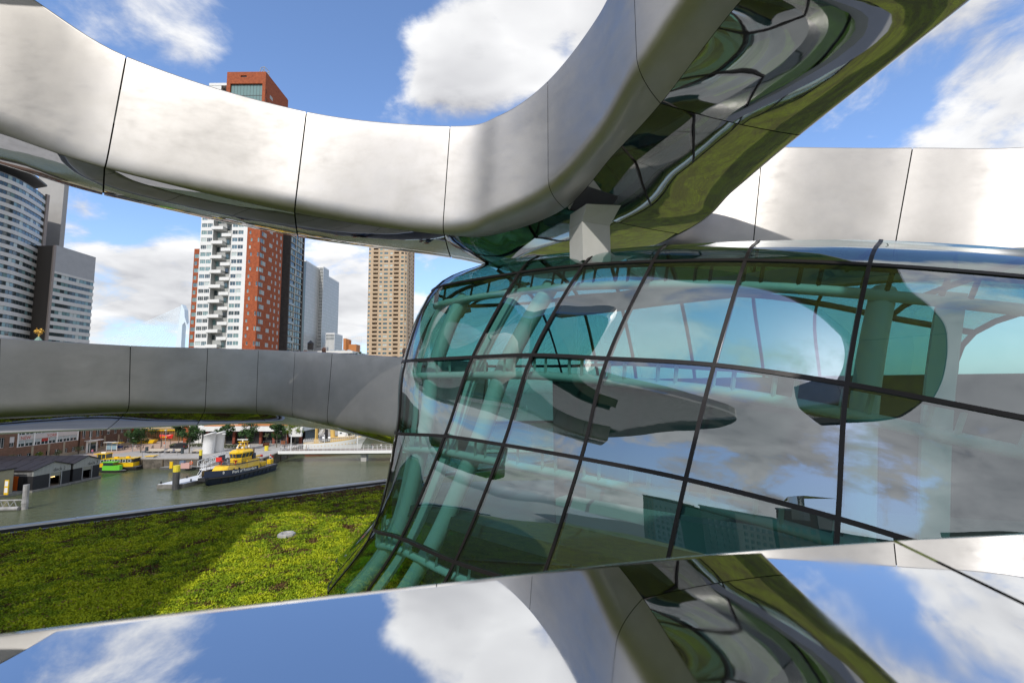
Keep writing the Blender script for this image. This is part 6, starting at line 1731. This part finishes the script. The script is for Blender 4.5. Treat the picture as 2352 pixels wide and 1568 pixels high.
# ------------------------------------------------------------------ people
def body_mesh(pose):
    """one skinned figure; pose: walk / stand / sit"""
    J = {}
    hip = .92 if pose != 'sit' else .50
    J['pelvis'] = V((0, 0, hip)); J['chest'] = V((0, -.02, hip+.34)); J['neck'] = V((0, -.01, hip+.56)); J['head'] = V((0, -.03, hip+.68)); J['crown'] = V((0, -.02, hip+.81))
    E = [('pelvis', 'chest'), ('chest', 'neck'), ('neck', 'head'), ('head', 'crown')]; RD = {'pelvis': .15, 'chest': .17, 'neck': .065, 'head': .095, 'crown': .075}
    for s, nm in ((1, 'l'), (-1, 'r')):
        k = s if pose == 'walk' else 0
        J['hip'+nm] = J['pelvis']+V((s*.09, 0, -.06)); RD['hip'+nm] = .10
        if pose == 'sit':
            J['knee'+nm] = J['pelvis']+V((s*.12, -.45, .0)); J['ankle'+nm] = J['knee'+nm]+V((0, -.05, -.44)); J['toe'+nm] = J['ankle'+nm]+V((0, -.16, -.03))
        else:
            J['knee'+nm] = V((s*.10, -.16*k-.02, .49)); J['ankle'+nm] = V((s*.10, -.20*k+.06*(k < 0)+.0, .09+.05*(k < 0))); J['toe'+nm] = J['ankle'+nm]+V((0, -.16, -.05))
        RD['knee'+nm] = .068; RD['ankle'+nm] = .048; RD['toe'+nm] = .04
        J['sh'+nm] = J['chest']+V((s*.20, .01, .12)); RD['sh'+nm] = .07
        J['el'+nm] = J['sh'+nm]+V((s*.05, .10*k-.02, -.28)); RD['el'+nm] = .05
        J['wr'+nm] = J['el'+nm]+V((-s*.01, .02*k-.14, -.20)); RD['wr'+nm] = .036
        J['hd'+nm] = J['wr'+nm]+V((0, -.04, -.09)); RD['hd'+nm] = .04
        E += [('pelvis', 'hip'+nm), ('hip'+nm, 'knee'+nm), ('knee'+nm, 'ankle'+nm), ('ankle'+nm, 'toe'+nm), ('chest', 'sh'+nm), ('sh'+nm, 'el'+nm), ('el'+nm, 'wr'+nm), ('wr'+nm, 'hd'+nm)]
    names = list(J); me = bpy.data.meshes.new('person'); me.from_pydata([J[n] for n in names], [(names.index(a), names.index(b)) for a, b in E], [])
    ob = bpy.data.objects.new('tmp', me); C.objects.link(ob); ob.modifiers.new('skin', 'SKIN'); ss = ob.modifiers.new('sub', 'SUBSURF'); ss.levels = 1
    for i, n in enumerate(names): q = me.skin_vertices[0].data[i]; q.radius = (RD[n], RD[n]*(.75 if n in ('pelvis', 'chest') else 1)); q.use_root = (n == 'pelvis')
    dg = bpy.context.evaluated_depsgraph_get(); out = bpy.data.meshes.new_from_object(ob.evaluated_get(dg)); bpy.data.objects.remove(ob); bpy.data.meshes.remove(me)
    out.polygons.foreach_set('use_smooth', [True]*len(out.polygons)); return out, hip
POSES = {k: body_mesh(k) for k in ('walk', 'stand', 'sit')}
SKIN = mat('skin', (.48, .27, .19), .6); SKIN2 = mat('tanned_skin', (.36, .17, .10), .5)
def cloth(nm, c): return mat(nm, c, .85)
def person(x, y, z, pose, rz, label, shirt, legs, hair, skin=None, cat='person', grp='people on the far quay and bridge', scale=1.0, bald=False):
    base, hip = POSES[pose]; me = base.copy(); skin = skin or SKIN
    for m_ in (shirt, legs, skin, hair, FR_DARK): me.materials.append(m_)
    for p in me.polygons:
        c = p.center; hz = c.z-hip
        arm = abs(c.x) > .235
        if hz > .735 or (hz > .62 and c.y > .015): k = 2 if bald else 3
        elif hz > .545: k = 2
        elif arm and hz < .19: k = 2
        elif hz > -.02 or arm: k = 0
        elif c.z < .10 and pose != 'sit': k = 4
        else: k = 1
        p.material_index = k
    o = link('person', me, None, (x, y, z), (0, 0, rz)); o.scale = (scale,)*3
    return tag(o, label, cat, grp)
BLK_C, WHT_C, GRY_C, BLU_C, DEN_C, RED_C, TAN_C, PNK_C = (cloth(n, c) for n, c in (('black_cloth', (.02, .02, .022)), ('white_cloth', (.7, .7, .68)), ('grey_cloth', (.2, .2, .2)), ('blue_cloth', (.05, .08, .2)), ('denim', (.09, .14, .24)), ('orange_cloth', (.6, .12, .03)), ('tan_cloth', (.42, .33, .24)), ('pink_cloth', (.6, .15, .25))))
H_D = cloth('dark_hair', (.03, .02, .015)); H_B = cloth('blond_hair', (.34, .22, .11)); H_G = cloth('grey_hair', (.42, .36, .30))
def pz_(px, py): p = on_z(px, py, QZ+.01); return p.x, p.y, QZ+.004
for px, py, pose, rz, lab, sh_, lg in (
    (303-.5, 1032.5, 'walk', 1.4, 'person in black walking alone across the brick plaza', BLK_C, BLK_C),
    (310.5, 1032, 'walk', -1.4, 'person all in white walking across the brick plaza', WHT_C, WHT_C),
    (314.5, 1031.5, 'walk', -1.2, 'person in dark clothes walking next to the one in white', GRY_C, BLK_C),
    (318.5, 1031.5, 'walk', 1.2, 'person in black half hidden by the lone tree trunk', BLK_C, BLK_C),
    (328.5, 1031.5, 'walk', -1.5, 'person with a pale bag walking right of the lone tree', GRY_C, BLK_C),
    (466.8, 1029, 'stand', .4, 'person in black standing beside the left white cylinder', BLK_C, BLK_C),
    (377, 1025, 'stand', .2, 'person in an orange top at the edge of the plaza', RED_C, WHT_C),
    (388, 1014.5, 'walk', .9, 'person in dark clothes far back by the red kiosk poles', BLK_C, GRY_C),
    (692, 1014, 'walk', .9, 'person in a blue top near the ship stern on the quay', BLU_C, DEN_C),
    (211.5, 1043, 'walk', .5, 'person in a pink top by the hotel entrance', PNK_C, DEN_C)):
    x, y, z = pz_(px, py); person(x, y, z, pose, rz, lab, sh_, lg, H_D)
zb2 = zb_+1.2
for px, py, pose, rz, lab, sh_, lg in (
    (698.5-100.0+0, 0, 'walk', 1.5, '', WHT_C, BLK_C),):
    pass
for k, (px, rz, lab, sh_, lg) in enumerate(((645.6, 1.5, 'person in a white shirt walking at the landward end of the footbridge', WHT_C, BLK_C), (652, -1.5, 'person in black walking on the footbridge behind the one in white', BLK_C, BLK_C), (657.3, 1.5, 'person in a tan top and jeans leaning forward on the footbridge', TAN_C, DEN_C),
        (672.8, 1.5, 'person in a white top and black trousers right of the first bridge lamp', WHT_C, BLK_C), (678.2, 1.4, 'person in a white top and black shorts near the first bridge lamp', WHT_C, BLK_C), (702, -1.4, 'person in pale clothes on the footbridge under the ship stern', TAN_C, TAN_C), (708.3, 1.5, 'person in a white shirt and jeans under the ship stern', WHT_C, DEN_C))):
    person(X(px, 157, 1032), 157+.5*(k % 2), zb2, 'walk', rz, lab, sh_, lg, H_D)
for px, rz, lab, sh_, lg in ((853, 1.5, 'person in dark top and jeans, first of a pair far along the footbridge', BLK_C, DEN_C), (856, 1.5, 'person in dark top and white trousers, second of a pair on the footbridge', BLK_C, WHT_C), (874.5, -.2, 'person in a white shirt leaning on the rail of the footbridge', WHT_C, BLK_C)):
    person(X(px, 159, 1025), 159.4, zb2, 'walk', rz, lab, sh_, lg, H_D)
p = on_z(401, 1039.5, QZ); person(p.x, p.y-.35, QZ+.19, 'sit', .3, 'person in blue sitting on the middle quay bench', BLU_C, DEN_C, H_D)
def rider(px, py, label, top, rz=.2):
    p = on_z(px, py, QZ); person(p.x, p.y, QZ+.42, 'sit', rz, label, top, BLK_C, H_D)
    t = thing('bicycle', 'dark two wheeler under '+label.replace('person', 'the rider'), 'bicycle', (p.x, p.y-.1, QZ), rz-H90, 'two wheelers being ridden on the plaza')
    for x in (-.55, .55):
        m = MB(); m.tube([(x+.33*math.cos(a), 0, .36+.33*math.sin(a)) for a in (i*math.pi/6 for i in range(13))], .04, 4, cap=False); m.build('wheel', BLACK, t)
    m = MB(); m.tube([(-.55, 0, .36), (-.15, 0, .85), (.35, 0, .85), (.55, 0, .36)], .04, 4); m.tube([(.35, 0, .85), (.42, 0, 1.15)], .03, 4); m.box((-.2, 0, .9), (.3, .16, .08)); m.build('frame', FR_DARK, t)
rider(351, 1030.5, 'person in grey riding on the brick plaza', GRY_C)
rider(60, 1064, 'person in white riding along the hotel front', WHT_C, 1.4)
# people on the lower ramp: only heads and shoulders clear the parapet
def ramp_person(px, py_top, Y, rz, label, shirt, hair, skin=None, bald=False, sc=1.0):
    q = at_y(px, py_top, Y); person(q.x, Y, q.z-1.70*sc, 'stand', rz, label, shirt, DEN_C, hair, skin, grp='people on the lower steel ramp', scale=sc, bald=bald); return q
ramp_person(744.5, 798.5, 17.4, .2, 'bald tanned person seen from behind above the lower ramp parapet', BLK_C, H_D, SKIN2, True)
q = ramp_person(931, 800, 15.4, -1.4, 'person with tousled blond hair in a dark top next to the glass pavilion', cloth('navy_top', (.03, .05, .07)), H_B)
hm = MB(); r = random.Random(3)
for k in range(170):
    d = V((r.gauss(0, 1), r.gauss(.1, 1), r.gauss(.1, 1))).normalized()*r.uniform(.085, .125); c = V((q.x+.03, 15.4, q.z-.125))+d; s = .028; nn = d.normalized(); a = nn.orthogonal().normalized(); b = nn.cross(a)
    if d.x < -.06 and d.z < .03: continue
    hm.face([c-a*s, c-b*s*.5, c+a*s, c+b*s*.5])
ho = [o for o in bpy.data.objects if o.get('label', '').startswith('person with tousled')][0]
h_ = hm.build('hair', H_B, ho); h_.matrix_parent_inverse = ho.matrix_basis.inverted() if False else Matrix.LocRotScale(ho.location, ho.rotation_euler, ho.scale).inverted()
ramp_person(702, 803.5, 18.3, .3, 'person with fair grey hair just clearing the lower ramp parapet', GRY_C, H_G)
ramp_person(908, 819, 15.6, .3, 'dark haired person whose head top just clears the parapet near the pavilion', BLK_C, H_D)
ramp_person(501, 799, 18.6, .3, 'brown haired person barely visible over the parapet under the white tower', BLK_C, H_B)

# ------------------------------------------------------------------ the district behind the eye, seen in the glass and steel
r = random.Random(12)
cols_ = [mat('block_brown', (.17, .10, .07), .85), mat('block_grey', (.22, .21, .20), .85), mat('block_dark', (.09, .08, .075), .85), mat('block_beige', (.34, .28, .21), .85)]
xx = -170
k = 0
while xx < 190:
    w = r.uniform(18, 30); h = r.uniform(26, 34); y = -88-r.uniform(0, 25)-abs(xx)*.05; dpt = 14
    t = thing('housing_block', ('brown brick', 'grey rendered', 'dark brick', 'beige rendered')[k % 4]+' housing block in the district behind the museum', 'building', (xx, y, QZ), math.pi, 'housing blocks behind the museum')
    t['label'] = 'housing block in the district behind the museum, seen only as a reflection'
    holes = []
    for lv in range(int((h-3)/3.1)):
        for c in range(int(w/3.4)): holes.append((1.0+c*3.4, 2.9+c*3.4, 1.2+lv*3.1, 2.9+lv*3.1))
    o = punched(w, h, holes, .3, 'wall', cols_[k % 4], t, (-w, -0.01, 0)); 
    m = MB(); m.box2((-w, .31, 0), (0, dpt, h-.05)); m.build('core', G_DARK, t); m = MB(); m.box2((-w-.3, -.3, h), (.3, dpt, h+.6)); m.build('roof', cols_[(k+1) % 4], t)
    xx += w+r.uniform(1, 5); k += 1
flat('museum_street', [(-300, -60.1), (300, -60.1), (300, -400), (-300, -400)], QZ, ASPH)
